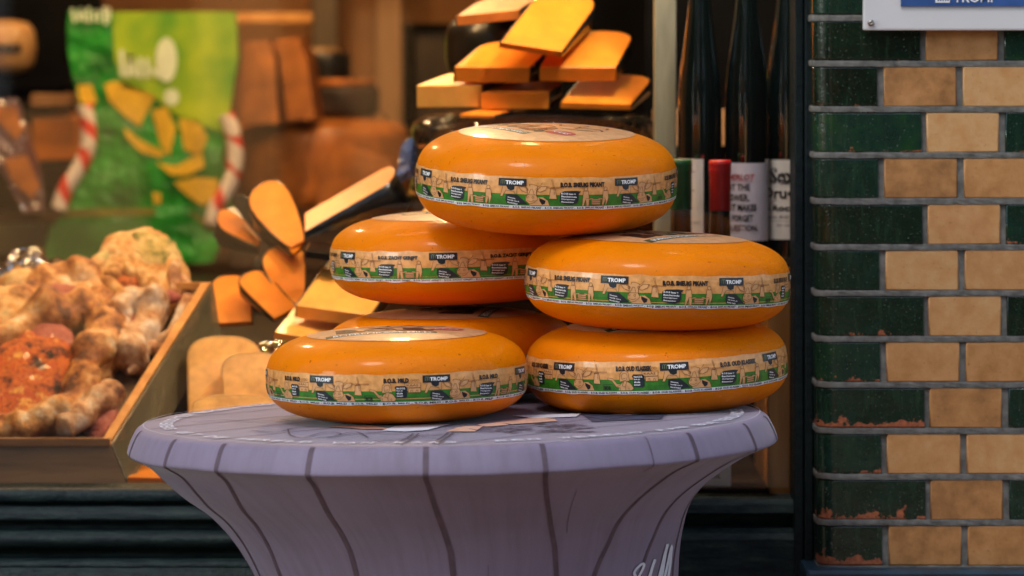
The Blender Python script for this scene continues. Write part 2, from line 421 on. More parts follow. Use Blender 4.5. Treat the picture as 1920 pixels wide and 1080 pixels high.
# flat artwork, later wrapped on a surface
_tc = {}
def text_geo(s, bold=0.0, shear=0.0):
    key = (s, bold, shear)
    if key in _tc: return _tc[key]
    cu = bpy.data.curves.new('lettering', 'FONT'); cu.body = s; cu.size = 1; cu.offset = bold; cu.shear = shear
    cu.resolution_u = 2; cu.fill_mode = 'BOTH'; cu.dimensions = '2D'
    ob = bpy.data.objects.new('lettering', cu); COL.objects.link(ob)
    dg = bpy.context.evaluated_depsgraph_get()
    me = bpy.data.meshes.new_from_object(ob.evaluated_get(dg))
    vs = [(v.co.x, v.co.y) for v in me.vertices]; fs = [list(p.vertices) for p in me.polygons]
    bpy.data.objects.remove(ob); bpy.data.curves.remove(cu); bpy.data.meshes.remove(me)
    x0 = min(v[0] for v in vs); x1 = max(v[0] for v in vs); y0 = min(v[1] for v in vs); y1 = max(v[1] for v in vs)
    r = ([((x-x0)/(x1-x0), (y-y0)/(y1-y0)) for x, y in vs], fs, (x1-x0)/(y1-y0))
    _tc[key] = r; return r
def clip(poly, ax, val, keep_greater):
    out = []
    for i in range(len(poly)):
        a, b = poly[i], poly[(i+1) % len(poly)]
        ia = (a[ax] >= val) == keep_greater; ib = (b[ax] >= val) == keep_greater
        if ia: out.append(a)
        if ia != ib:
            t = (val-a[ax])/(b[ax]-a[ax]); out.append((a[0]+(b[0]-a[0])*t, a[1]+(b[1]-a[1])*t))
    return out
class Art:
    def __init__(s, step=.008): s.polys = []; s.texts = []; s.step = step
    def poly(s, pts, m, layer=1): s.polys.append((pts, m, layer))
    def rect(s, x0, y0, x1, y1, m, layer=1): s.poly([(x0, y0), (x1, y0), (x1, y1), (x0, y1)], m, layer)
    def ell(s, cx, cy, rx, ry, m, layer=1, n=14, rot=0):
        c, sn = math.cos(rot), math.sin(rot)
        s.poly([(cx+rx*math.cos(2*PI*i/n)*c-ry*math.sin(2*PI*i/n)*sn, cy+rx*math.cos(2*PI*i/n)*sn+ry*math.sin(2*PI*i/n)*c) for i in range(n)], m, layer)
    def line(s, pts, w, m, layer=3, closed=False):
        L = len(pts)
        for i in range(L if closed else L-1):
            a, b = pts[i], pts[(i+1) % L]
            dx, dy = b[0]-a[0], b[1]-a[1]; l = math.hypot(dx, dy) or 1e-9
            nx, ny = -dy/l*w/2, dx/l*w/2; ex, ey = dx/l*w*.3, dy/l*w*.3
            s.poly([(a[0]+nx-ex, a[1]+ny-ey), (a[0]-nx-ex, a[1]-ny-ey), (b[0]-nx+ex, b[1]-ny+ey), (b[0]+nx+ex, b[1]+ny+ey)], m, layer)
    def text(s, t, x, y, w, h, m, layer=4, bold=.02, rot=0, shear=0):
        vs, fs, _ = text_geo(t, bold, shear); c, sn = math.cos(rot), math.sin(rot)
        s.texts.append(([(x+(a*w)*c-(b*h)*sn, y+(a*w)*sn+(b*h)*c) for a, b in vs], fs, m, layer))
    def emit(s, mb, fn):
        for pts, m, layer in s.polys:
            xs = [p[0] for p in pts]; ys = [p[1] for p in pts]
            x0, x1, y0, y1 = min(xs), max(xs), min(ys), max(ys)
            nx = max(1, math.ceil((x1-x0)/s.step)); ny = max(1, math.ceil((y1-y0)/s.step))
            for i in range(nx):
                pi = pts if nx == 1 else clip(clip(pts, 0, x0+(x1-x0)*i/nx, True), 0, x0+(x1-x0)*(i+1)/nx, False)
                if len(pi) < 3: continue
                for j in range(ny):
                    pj = pi if ny == 1 else clip(clip(pi, 1, y0+(y1-y0)*j/ny, True), 1, y0+(y1-y0)*(j+1)/ny, False)
                    if len(pj) >= 3: mb.poly([fn(u, v, layer) for u, v in pj], m, True)
        for vs, fs, m, layer in s.texts:
            ids = [mb.vert(fn(u, v, layer)) for u, v in vs]
            for f in fs: mb.face([ids[k] for k in f], m, True)
M['blue_wrap'] = plastic('blue_wrapper', (.04, .10, .35))
M['bag_green2'] = mat('deep_green_print', (.02, .17, .01), .4, .3, 9)
M['rind_pale'] = cheese_mat('pale_rind', (.74, .40, .14))
M['wood_dull'] = wood('dull_wood', (.05, .03, .014), (.17, .10, .04), (3, 30, 30))
M['olive_dark'] = mat('dark_olive_print', (.035, .035, .008), .5, .5, 8)
M['ch_beige'] = cheese_mat('beige_rind', (.42, .24, .10))
M['violet_wrap'] = plastic('violet_wrapper', (.18, .10, .12))
M['wine_ink'] = mat('wine_ink', (.10, .02, .03), .4, .2, 20)
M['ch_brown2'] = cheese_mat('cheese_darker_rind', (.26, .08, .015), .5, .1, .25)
M['rind_brown'] = mat('dark_brown_rind', (.035, .022, .018), .5, .4, 20)
M['grey_brown'] = mat('grey_brown_paint', (.24, .18, .12), .7, .2, 6)
M['wood_tan'] = wood('tan_wood', (.34, .17, .07), (.46, .25, .11))
M['board_brown'] = mat('brown_board', (.055, .035, .02), .4, .5, 5)
M['streak_glow'] = emis('added_streak_glow', (.9, 1, .92), 14)  # glow added to put pale streaks on the bottles
M['olive_ink'] = mat('olive_ink', (.05, .06, .02), .45, .2, 60)
M['haze_glow'] = emis('added_haze_glow', (1, .50, .18), .6)  # glow added so the pane reflects a warm haze
EXPO = 0.42; LK = 1.7
# ------------------------------------------------------------------ cheese wheels
NS = 3.0
def cheese_surf(R, H, seed):
    def r_at(z):
        q = min(1, abs(z)/(H/2)); return R*(1-q**NS)**(1/NS)
    def z_at(r):
        q = min(1, r/R); return H/2*(1-q**NS)**(1/NS)
    def wob(p):
        return 1+.007*noise.noise(p*9+Vector((seed, 0, 0)))
    return r_at, z_at, wob
SKETCH_W = .00042
def band_art(circ, bh, names, phase, start_type, per=7):
    """the printed label strip; u runs round the wheel (metres), v up the strip"""
    A = Art(); pw = circ/per
    A.rect(0, 0, circ, bh, 'kraft', 0)
    A.rect(0, .10*bh, circ, .46*bh, 'grass_ink', 1)
    A.rect(0, 0, circ, .10*bh, 'white_ink', 2)
    nrep = 26; w = circ/nrep
    for i in range(nrep):
        A.text('B.O.B. '+names+' -', i*w+.0008, .022*bh, w-.0022, .058*bh, 'black_ink', 3, .03)
    for k in range(per):
        u0 = k*pw; typ = (k+start_type) % 2
        X = lambda x: u0+(x-830)/1582*pw
        Y = lambda y: (490-y)/440*bh
        pt = lambda L: [(X(a), Y(b)) for a, b in L]
        B = 'brown_ink'; T = 'tan_ink'; W = SKETCH_W
        # cow behind the name plate
        A.poly(pt([(700,170),(900,170),(890,240),(760,270),(705,255)]), T, 2)
        A.poly(pt([(700,200),(745,200),(695,325),(665,325)]), T, 2)
        A.poly(pt([(860,200),(895,190),(890,285),(868,285)]), T, 2)
        A.line(pt([(700,190),(665,325),(695,325),(745,240),(850,250),(868,285),(890,285),(895,190)]), W, B)
        A.poly(pt([(748,175),(862,175),(856,225),(812,240),(770,222)]), 'slate_ink', 4)
        # name plate
        A.poly(pt([(640,75),(1018,75),(1018,178),(640,178)]), 'slate_ink', 5)
        for q in (675, 700):
            A.line(pt([(q,150),(q,110),(q+8,98),(q+20,98),(q+27,110),(q+27,150)]), W*1.3, 'gold_ink', 6)
        A.text('TROMP', X(738), Y(158), X(982)-X(738), Y(102)-Y(158), 'white_ink', 6, .035)
        # cow head
        A.poly(pt([(1060,150),(1160,165),(1150,300),(1170,345),(1130,400),(1060,415),(1010,375),(1010,315),(1035,290),(1020,225)]), T, 4)
        A.poly(pt([(1150,225),(1210,172),(1290,170),(1270,220),(1200,252)]), T, 3)
        A.poly(pt([(915,185),(990,185),(1040,225),(1025,262),(960,240)]), T, 3)
        A.poly(pt([(1150,330),(1240,322),(1300,365),(1322,435),(1060,435),(1070,400)]), T, 3)
        for L in ([(1060,172),(1058,150),(1100,147),(1160,165),(1162,185)], [(968,135),(1005,178),(1045,215)], [(1228,120),(1205,155),(1160,185)],
                  [(1040,225),(990,185),(915,185),(960,240),(1025,262)], [(1155,225),(1210,172),(1290,170),(1270,220),(1200,252),(1155,245)],
                  [(1030,228),(1035,290),(1010,320),(1010,372),(1060,415),(1115,402),(1172,348),(1150,300),(1150,230)], [(1045,290),(1075,215),(1100,213),(1122,290)],
                  [(1035,290),(1150,292)], [(1028,370),(1080,386),(1124,368)], [(1290,170),(1322,435)]):
            if L[-1] != (1322, 435): A.line(pt(L), W, B, 6)
        A.line(pt([(1240,322),(1300,365),(1322,430)]), W, B, 6)
        for cx, cy in ((1032,320),(1106,325),(1028,226),(1155,214)):
            A.line(pt([(cx+14*math.cos(a*PI/4), cy+14*math.sin(a*PI/4)) for a in range(8)]), W, B, 6, True)
        A.poly(pt([(1188,332),(1272,368),(1264,408),(1226,426),(1192,372)]), 'black_ink', 5)
        # speech bubble of the cow
        A.poly(pt([(745,300),(800,288),(900,300),(960,350),(1040,425),(940,425),(900,440),(760,425),(738,370)]), 'slate_ink', 5)
        t3 = ('Hmmmm,', 'wij geven de', 'beste melk') if typ == 0 else ('Hmmmm,', 'heerlijk gras in', 'Noord-Holland')
        for i, (t, w3) in enumerate(zip(t3, (105, 155, 135))):
            A.text(t, X(770-2*i), Y(345+i*34), w3/1582*pw, .05*bh, 'white_ink', 6, .03, rot=-.16)
        # windmill
        A.poly(pt([(1332,205),(1396,205),(1417,346),(1318,340)]), T, 3)
        A.line(pt([(1332,205),(1350,180),(1385,180),(1396,205),(1417,346),(1318,340),(1332,205),(1396,205)]), W, B, 6)
        for L in ([(1345,80),(1372,190)], [(1360,78),(1384,190)], [(1380,182),(1515,180)], [(1380,194),(1512,192)], [(1372,188),(1282,172)], [(1372,200),(1285,190)], [(1378,190),(1384,280)]):
            A.line(pt(L), W, B, 6)
        if typ == 0:
            wd = .30 if len(names) > 6 else .21
            A.text('B.O.B. '+names, u0+(.66-wd/2)*pw, .72*bh, wd*pw, .155*bh, 'black_ink', 6, .06)
            # woman
            A.poly(pt([(1685,310),(1692,215),(1725,172),(1760,160),(1800,190),(1818,300)]), T, 3)
            A.poly(pt([(1665,432),(1700,345),(1740,310),(1790,310),(1832,340),(1872,405),(1845,432)]), T, 3)
            A.poly(pt([(1700,355),(1690,395),(1640,385),(1580,300),(1520,285),(1525,262),(1590,270),(1650,345)]), T, 3)
            for L in ([(1685,310),(1692,215),(1725,172),(1760,160),(1800,190),(1818,300)], [(1720,290),(1712,230),(1735,200),(1775,200),(1792,240),(1780,285),(1750,300),(1720,285)],
                      [(1700,345),(1740,310),(1720,370),(1760,385),(1782,310),(1832,340),(1872,405),(1845,432)], [(1700,355),(1640,385),(1580,300),(1520,285),(1525,262),(1590,270),(1650,345),(1690,335)],
                      [(1732,265),(1750,275),(1768,262)], [(1690,432),(1690,390)], [(1810,432),(1805,395)], [(1760,385),(1765,432)]):
                A.line(pt(L), W, B, 6)
            A.text('BOB', X(1468), Y(425), 92/1582*pw, .12*bh, 'black_ink', 6, .03)
            A.line(pt([(1455,430),(1455,350),(1585,350)]), W, 'black_ink', 5)
            # bubble
            A.poly(pt([(1850,245),(1870,216),(1990,218),(2017,240),(2012,375),(1990,392),(1880,388),(1862,370),(1866,262)]), 'slate_ink', 5)
            for i, t in enumerate(('Met B.O.B.', 'kun je', 'thuis', 'komen!')):
                A.text(t, X(1878), Y(262+i*36), (112 if i in (0,) else 80)/1582*pw, .055*bh, 'white_ink', 6, .03)
            # building
            A.poly(pt([(1985,178),(2190,178),(2190,312),(2030,312),(2030,245),(1985,245)]), T, 2)
            A.line(pt([(1985,178),(2195,178),(2195,242),(1985,242)]), W, B, 4, True)
            A.line(pt([(2030,250),(2195,250),(2195,312),(2030,312)]), W, B, 4, True)
            A.line(pt([(2060,312),(2065,280),(2085,280),(2090,312)]), W, B, 4); A.line(pt([(2130,312),(2135,280),(2155,280),(2160,312)]), W, B, 4)
            A.text('KAAS', X(2010), Y(226), 150/1582*pw, .07*bh, 'brown_ink', 4, 0)
            for cx in (2080, 2125, 2160): A.line(pt([(cx+16*math.cos(a*PI/3), 140+16*math.sin(a*PI/3)) for a in range(6)]), W*.8, B, 4, True)
        else:
            wd = .38 if len(names) > 6 else .21
            A.text('B.O.B. '+names, u0+.40*pw, .70*bh, wd*pw, .155*bh, 'black_ink', 6, .06)
            XX = lambda u: u0+u*pw
            pq = lambda L: [(XX(a), b*bh) for a, b in L]
            A.poly(pq([(.395,.24),(.40,.52),(.43,.58),(.53,.59),(.575,.57),(.555,.50),(.553,.30),(.54,.20),(.50,.15),(.44,.17)]), 'slate_ink', 5)
            for i, (t, w3) in enumerate(zip(('B.O.B kaas =', 'Beschermde', 'Oorsprong', 'Benaming'), (.12, .13, .115, .105))):
                A.text(t, XX(.408), (.48-i*.088)*bh, w3*pw, .055*bh, 'white_ink', 6, .03, rot=-.05)
            for bx, s in ((.615, 1), (.79, -1)):
                A.ell(XX(bx), .64*bh, .016*pw, .055*bh, T, 3)
                A.poly(pq([(bx-.022,.58),(bx+.022,.58),(bx+.028,.36),(bx+.012*s+.02,.11),(bx+.005,.11),(bx,.32),(bx-.018,.11),(bx-.03,.11),(bx-.026,.36)]), T, 3)
                A.line(pq([(bx-.022,.58),(bx-.026,.36),(bx-.03,.11),(bx-.012,.11),(bx,.32),(bx+.01,.11),(bx+.03,.11),(bx+.028,.36),(bx+.022,.58)]), W, B, 6, True)
                A.line(pq([(bx,.30),(bx+.055*s,.34),(bx+.075*s,.30)]), W*2.4, T, 4); A.line(pq([(bx,.34),(bx+.055*s,.37),(bx+.075*s,.33)]), W, B, 6)
                A.line([(XX(bx)+.016*pw*math.cos(a*PI/4), .64*bh+.06*bh*math.sin(a*PI/4)) for a in range(8)], W, B, 6, True)
            for i in range(3):
                y = .15+i*.06
                A.poly(pq([(.665,y),(.745,y),(.745,y+.05),(.665,y+.05)]), T, 3); A.line(pq([(.665,y),(.745,y),(.745,y+.05),(.665,y+.05)]), W, B, 6, True)
            A.line(pq([(.64,.14),(.68,.11),(.73,.11),(.77,.14)]), W*1.3, B, 6)
    return A
def make_cheese(label, c, R, H, tiltx, roll, names, deg, stype, toprot, bz=0.0, bh=.0395, band=True, seed=0):
    """deg: angle (as seen from the street, 0 = facing the lens) of one name plate"""
    r_at, z_at, wob = cheese_surf(R, H, seed)
    root = thing('round_cheese', label, 'cheese', c, 'orange wax cheese wheels stacked on the table')
    root.rotation_euler = (math.radians(tiltx), math.radians(roll), 0)
    mb = MB(); seg = 160; rows = []
    nz = 44
    for j in range(nz+1):
        t = PI*j/nz; ct = math.cos(t)
        z = H/2*abs(ct)**(2/NS)*(1 if ct >= 0 else -1); r = max(.0005, R*math.sin(t)**(2/NS)) if 0 < j < nz else .0005
        row = []
        for i in range(seg):
            a = 2*PI*i/seg; p = Vector((r*math.cos(a), r*math.sin(a), z)); row.append(p*wob(p))
        rows.append(row)
    ids = mb.grid(rows, 'wax', True, True)
    mb.build('rind', root)
    if band:
        circ = 2*PI*R; m2 = MB()
        A = band_art(circ, bh, names, deg, stype)
        def fn(u, v, layer):
            a = -PI/2+math.radians(deg)+u/R
            edge = .0016*noise.noise(Vector((u*45, seed, 0)))*(1 if v < .001 or v > bh-.001 else 0)
            z = bz+(v-bh/2)*.985+edge; r = r_at(z)
            p = Vector((r*math.cos(a), r*math.sin(a), z)); p = p*wob(p)
            return p+Vector((math.cos(a), math.sin(a), 0))*(.0007+layer*.00013)
        A.emit(m2, fn); m2.build('label_band', root, fix=False)
    # round top label
    m3 = MB(); A = Art(.012); rl = .117; cr, sr = math.cos(math.radians(toprot)), math.sin(math.radians(toprot))
    A.ell(0, 0, rl, rl, 'kraft2', 0, 72)
    A.rect(-.80*rl, -.60*rl, .42*rl, -.47*rl, 'olive_ink', 1)
    A.text('BOERENKAAS '+(names or 'KAAS'), -.72*rl, -.575*rl, 1.08*rl, .08*rl, 'white_ink', 2, .02)
    A.text('B.O.B.', -.68*rl, -.40*rl, 1.08*rl, .42*rl, 'black_ink', 2, .08)
    A.ell(.55*rl, -.18*rl, .20*rl, .13*rl, 'red_ink', 1, 20, .3)
    A.text('KAAS', .42*rl, -.22*rl, .26*rl, .08*rl, 'white_ink', 2, .0, rot=.1)
    rnd = random.Random(seed)
    for L in ([(-.4,.15),(-.2,.3),(0,.2),(.15,.35),(.3,.2)], [(-.1,.2),(-.05,.45),(.1,.5),(.2,.35)], [(.25,.2),(.45,.4),(.6,.35)], [(.2,.05),(.4,.1),(.55,.25)], [(-.3,.05),(-.1,.1),(.1,.05)], [(.1,.5),(.3,.62),(.45,.5)]):
        A.line([(a*rl, b*rl) for a, b in catmull2(L)], .0034, 'black_ink', 2)
    def fn2(u, v, layer):
        x, y = u*cr-v*sr, u*sr+v*cr; r = math.hypot(x, y); p = Vector((x, y, z_at(r))); p = p*wob(p)
        return p+Vector((x*.25/rl, y*.25/rl, 1)).normalized()*(.0007+layer*.00018)
    A.emit(m3, fn2); m3.build('top_label', root, fix=False)
    return root
def catmull2(L, n=5):
    return [(p.x, p.y) for p in catmull([(a, b, 0) for a, b in L], n)]
CH = dict(H=.122)
make_cheese('topmost cheese wheel crowning the pile, printed B.O.B. SMEUIG PIKANT', P(1024,335,.15), .1735, .137, 4.2, .9, 'SMEUiG PIKANT', -14.9, 1, -57, seed=3, bz=-.001, bh=.042)
make_cheese('cheese wheel on the right in the middle layer, printed B.O.B. SMEUIG PIKANT', P(1233,526,.10), .1745, .125, .6, 1.3, 'SMEUiG PIKANT', -20.3, 1, 47, seed=17, bz=-.0035, bh=.0425)
make_cheese('left cheese wheel of the middle layer, printed B.O.B. ZACHT GERIJPT', P(860,482,.33), .1755, .125, .5, -1.5, 'ZACHT GERiJPT', -6, 1, 150, seed=29, bz=-.002, bh=.0415)
make_cheese('front left cheese wheel lying on the lavender tablecloth, printed B.O.B. MILD', P(745,702,0.0), .169, .1185, .5, -1.0, 'MiLD', -33, 0, 4, seed=41, bz=-.0055, bh=.0395)
make_cheese('bottom right cheese wheel on the table, printed B.O.B. OUD KLASSIEK, its wax crackled', P(1231,684,.12), .173, .122, 1.6, -2.2, 'OUD KLASSiEK', -45.5, 0, 20, seed=53, bz=.001, bh=.0425)
make_cheese('hidden rear cheese wheel, only its plain orange shoulder showing between the others', P(845,662,.32), .172, .120, 0, -1, '', 0, 0, 80, band=False, seed=67)

# ------------------------------------------------------------------ table with stretch cover
TX = (847.5-960)/1448
table = thing('standing_table', 'round standing table in a lavender stretch cover printed with wooden planks', 'table', (TX, 0, 1.1))
table.rotation_euler = (0, math.radians(-1.2), 0)
prof0 = [(.4025,-.001,0),(.4085,-.005,0),(.415,-.017,0),(.4195,-.029,0),(.4195,-.0345,0),(.4135,-.0375,-.001),(.388,-.050,-.005),(.360,-.071,-.012),(.335,-.092,-.014),
         (.310,-.116,-.006),(.2915,-.146,.003),(.279,-.175,.010),(.269,-.208,.017),(.258,-.26,.024),(.25,-.35,.03),(.245,-.5,.03),(.25,-.7,.02),(.28,-.9,.01),(.335,-1.085,0)]
prof = [tuple(v) for v in catmull(prof0, 5)]
def cov(th, k, off=0.0):
    i = int(min(k, len(prof)-1.001)); t = k-i
    a, b = prof[i], prof[i+1]; r, z, xs = (a[q]*(1-t)+b[q]*t for q in range(3))
    if z < -.04:
        r *= 1+.010*math.cos(4*th+.4)*min(1, (-z-.04)*6)
    r *= 1+.0025*noise.noise(Vector((math.cos(th)*3, math.sin(th)*3, z*9)))
    zz = z+.0012*noise.noise(Vector((math.cos(th)*4, math.sin(th)*4, 5)))
    s2 = math.cos(th)**2; xc = .018*min(1, max(0, (-z-.04)/.1))
    p = Vector((r*math.cos(th)+xs*s2+xc*(1-s2), r*math.sin(th), zz))
    if off:
        dz, dr = b[1]-a[1], b[0]-a[0]; l = math.hypot(dz, dr) or 1
        nr, nz = -dz/l, dr/l
        if nr < 0 and z > -.03: nr, nz = -nr, -nz
        p += Vector((nr*math.cos(th), nr*math.sin(th), nz))*off
    return p
def top_z(x, y): return .0008*noise.noise(Vector((x*12, y*12, 3)))
mb = MB(); seg = 220
NL = 28   # rows of the rim
rows = [[Vector((r*math.cos(2*PI*i/seg), r*math.sin(2*PI*i/seg), (0 if r < .404 else -.0015)+top_z(r*math.cos(2*PI*i/seg), r*math.sin(2*PI*i/seg)))) for i in range(seg)] for r in (.002,.1,.2,.28,.34,.38,.397)]
rows += [[cov(2*PI*i/seg, k) for i in range(seg)] for k in range(0, NL)]
arc = [0,.1,.2,.28,.34,.38,.397]+[.405+.006*k for k in range(NL)]
mb.grid(rows, 'cloth', True, True, arc)
# artwork printed on the top
def tt(px, py):
    d = .5*F/(py-YH); x = (px-960)*d/F-TX; y = d-D
    for _ in range(3):
        d = (.5-(x*.0209))*F/(py-YH); x = (px-960)*d/F-TX; y = d-D
    return (x, y)
A = Art(.03)
for k in range(-4, 5):
    o = k*.096+.02; h = math.sqrt(max(0, .392**2-o*o)); c45 = math.cos(math.radians(44)); s45 = math.sin(math.radians(44))
    pts = [(c45*t-s45*o, s45*t+c45*o) for t in (-h, -h*.3, h*.4, h)]
    A.line(pts, .0024, 'cloth_dark', 1)
for L, m in (([(716,809),(742,801),(790,797),(846,797),(800,808),(760,811)], 'cloth_white'), ([(836,811),(862,802),(906,801),(890,811)], 'cloth_peach'),
             ([(895,799),(935,794),(955,799),(912,802)], 'cloth_peach'), ([(930,794),(1000,784),(1040,787),(1045,791),(960,798)], 'cloth_peach'),
             ([(960,781),(1090,777),(1080,783),(1000,786)], 'cloth_white'), ([(1142,779),(1180,777),(1212,777),(1180,780)], 'cloth_white'),
             ([(1090,777),(1250,774),(1240,787),(1110,792)], 'cloth_navy'), ([(612,802),(680,806),(730,806),(700,800)], 'cloth_peach')):
    A.poly([tt(*p) for p in L], m, 3 if m != 'cloth_navy' else 2)
for L in ([(540,806),(545,818),(570,822),(612,812),(640,816),(615,822)], [(640,816),(668,812),(690,822)], [(470,808),(520,812),(560,803),(640,801)], [(690,812),(730,815),(760,812)],
          [(742,834),(760,825),(775,815)], [(752,836),(770,826),(785,815)], [(822,833),(838,822),(850,813)], [(812,832),(828,822),(840,813)],
          [(760,818),(850,815)], [(755,824),(845,821)], [(748,830),(835,829)], [(1000,797),(1100,793),(1250,790)], [(905,803),(960,800),(1045,793)], [(360,793),(420,789),(470,792),(540,788)],
          [(880,806),(930,812),(990,806),(1050,808),(1100,799)], [(890,812),(960,805),(1010,810),(1080,800)], [(780,810),(830,806),(900,798)], [(1100,782),(1140,788),(1190,781),(1240,785)]):
    A.line([tt(*p) for p in catmull2(L, 4)], .0026, 'cloth_dark', 4)
rs = random.Random(5)
for _ in range(60):
    x = rs.uniform(890, 1090); y = rs.uniform(797, 812); l = rs.uniform(10, 40)
    A.line([tt(x, y), tt(x+l, y+rs.uniform(-3, 2))], rs.uniform(.002, .006), 'cloth_dark', 2)
def fnt(u, v, layer):
    return Vector((u, v, top_z(u, v)+.0008+layer*.0002))
A.emit(mb, fnt)
# white ring of words, letters standing towards the rim
msg = 'KAAS  EEN WERELD AAN BUITENLANDSE KAAS  UIT NEDERLAND EN EEN WERELD AAN HOLLANDSE KLASSIEKERS  UIT DE WERELD VAN '
adv = 2*PI/len(msg)
for i, ch in enumerate(msg):
    if ch == ' ': continue
    vs, fs, asp = text_geo(ch, .03)
    a0 = math.radians(-62)+(i-12)*adv
    w = adv*.74*(.35 if ch == 'I' else 1)
    ids = []
    for a, b in vs:
        th = a0+a*w; r = .3605+(1-b)*.0175
        x, y = r*math.cos(th), r*math.sin(th); ids.append(mb.vert((x, y, top_z(x, y)+.0018)))
    for f in fs: mb.face([ids[k] for k in f], 'cloth_white')
# dashed seam round the rim
for i in range(520):
    th = 2*PI*i/520; dth = 2*PI/520*.55; rr = .3985+.0035*math.sin(3*th)+.002*noise.noise(Vector((th*3, 0, 0)))
    q = [(rr, th), (rr, th+dth), (rr+.0014, th+dth), (rr+.0014, th)]
    mb.poly([(r*math.cos(t), r*math.sin(t), top_z(r*math.cos(t), r*math.sin(t))+.0012) for r, t in q], 'cloth_white')
top_mb = mb
# skirt: own mesh, from under the rim to the ground
mb = MB(); KN = len(prof)-1
rows = [[cov(2*PI*i/seg, k) for i in range(seg)] for k in range(NL-1, KN)]
mb.grid(rows, 'cloth', True, True, [.405+.006*k for k in range(NL-1, KN)])
skirt_mb = mb
def kz(z):
    for k in range(len(prof)-1):
        if prof[k][1] >= z >= prof[k+1][1]: return k+(prof[k][1]-z)/(prof[k][1]-prof[k+1][1]+1e-9)
    return len(prof)-1.01
def deg(a): return math.radians(a-90)
lines = [(-78,-80,-84),(-58,-64,-74),(-43,-51,-59),(-24,-27.5,-29),(-3.7,-4,-3),(16.3,20.5,24.6),(46.7,42,34.6),(66,61,53),(82,78,74),(100,100,100),(125,125,125),(150,150,150),(176,176,176),(-158,-158,-158),(-132,-132,-132),(-105,-105,-105)]
rim_mb = top_mb
def ribbon(mb, a0, a1, a2, k0, k1, w0, w1, m, n=60):
    L = []
    k_l, k_m, k_b = kz(-.036), kz(-.115), kz(-.208)
    for i in range(n+1):
        k = k0+(k1-k0)*i/n
        if k <= k_l: a = a0
        elif k <= k_b:
            t = (k-k_l)/(k_b-k_l); t = t*t*(3-2*t)*.5+t*.5; a = a0*(1-t)**2+2*t*(1-t)*(2*a1-(a0+a2)/2)+a2*t*t
        else: a = a2
        w = w0+(w1-w0)*i/n
        th = deg(a); r = max(.2, prof[int(k)][0]); L.append([cov(th+s*w/r/2, k, .0007) for s in (-1, 0, 1)])
    mb.grid(L, m, True)
for a0, a1, a2 in lines:
    ribbon(rim_mb, a0, a1, a2, 1.0, NL-.5, .0068, .0068, 'cloth_dark', 40)
    ribbon(skirt_mb, a0, a1, a2, NL-.8, KN-2, .0065, .0075, 'cloth_dark', 90)
for a, k0, k1 in ((24, 33, 46), (5, 52, 60), (-52, 44, 60)):
    ribbon(skirt_mb, a, a*1.05, a*1.1, k0, k1, .0006, .0009, 'cloth_dark', 20)
ribbon(rim_mb, 36.5, 36, 36, .6, NL-.5, .0016, .0016, 'cloth_dark', 40)
top_mb.build('table_cover_top', table)
# white handwriting on the skirt, lower right
def sk(px, py):
    """point of the skirt seen near that spot: returns (theta, k)"""
    z = (1.6-(py-YH)/1488.)-1.1; k = kz(z); r, _, xs = prof[int(k)]
    s = max(-.995, min(.995, ((px-960)/1500.-TX-xs)/r))
    return math.asin(s), k
def stroke(L, w):
    pts = catmull([(a, b, 0) for a, b in L], 6); G = []
    for i, p in enumerate(pts):
        t = (pts[min(i+1, len(pts)-1)]-pts[max(0, i-1)]).normalized(); n = Vector((-t.y, t.x, 0))*w/2
        r = []
        for s in (-1, 0, 1):
            th, k = sk(p.x+n.x*s, p.y+n.y*s); r.append(cov(th-PI/2, k, .0014))
        G.append(r)
    skirt_mb.grid(G, 'cloth_white', True)
for L in ([(1180,1110),(1200,1070),(1194,1065),(1182,1078),(1190,1095),(1184,1112)], [(1206,1110),(1222,1060),(1214,1090),(1216,1108),(1226,1100)], [(1228,1108),(1246,1035),(1240,1070),(1234,1108)],
          [(1240,1105),(1256,1040),(1248,1105)], [(1150,1120),(1170,1100),(1176,1125)]):
    stroke(L, 5)
skirt_mb.build('table_cover_skirt', table)
# ------------------------------------------------------------------ brick and tile pillar, right
WY = .36; pitch = 86.1*(WY+D)/F
lean = .011
pil = thing('tiled_pillar', 'shop front pillar of yellow bricks with dark green glazed corner tiles', 'wall', (0, 0, 0))
def wx(px, z): return sx(px, WY)+lean*(sz(33, WY)-z)
green = MB(); yellow = MB(); mort = MB()
rb = random.Random(11)
mg = .0036
def tile_flat(mb, x0, x1, z0, z1, m, tint, chip):
    b = .0022; y = WY
    j = lambda a: a+rb.uniform(-.0006, .0006)
    o = [(j(x0), j(z0)), (j(x1), j(z0)), (j(x1), j(z1)), (j(x0), j(z1))]
    A0 = [mb.vert((x+lean*(sz(33, WY)-z), y+.02, z)) for x, z in o]
    A1 = [mb.vert((x+lean*(sz(33, WY)-z), y+b*.8, z)) for x, z in o]
    cx, cz = (x0+x1)/2, (z0+z1)/2
    inn = [(x+(b if x < cx else -b), z+(b if z < cz else -b)) for x, z in o]
    A2 = [mb.vert((x+lean*(sz(33, WY)-z), y, z)) for x, z in inn]
    vc = [(tint, chip, 0 if z < cz else 1) for x, z in o]
    for k in range(4):
        q = (k+1) % 4
        mb.face((A0[k], A0[q], A1[q], A1[k]), m, False, vc=[vc[k], vc[q], vc[q], vc[k]])
        mb.face((A1[k], A1[q], A2[q], A2[k]), m, True, vc=[vc[k], vc[q], vc[q], vc[k]])
    mb.face(A2, m, False, vc=vc)
XL = sx(1524, WY); RC = .026
def corner_outline(off, xr):
    pts = [(xr, WY+off)]
    cx, cy = XL+RC, WY+RC
    for i in range(9):
        a = PI/2*i/8
        pts.append((cx-(RC-off)*math.sin(a), cy-(RC-off)*math.cos(a)))
    pts.append((XL+off, WY+.16)); return pts
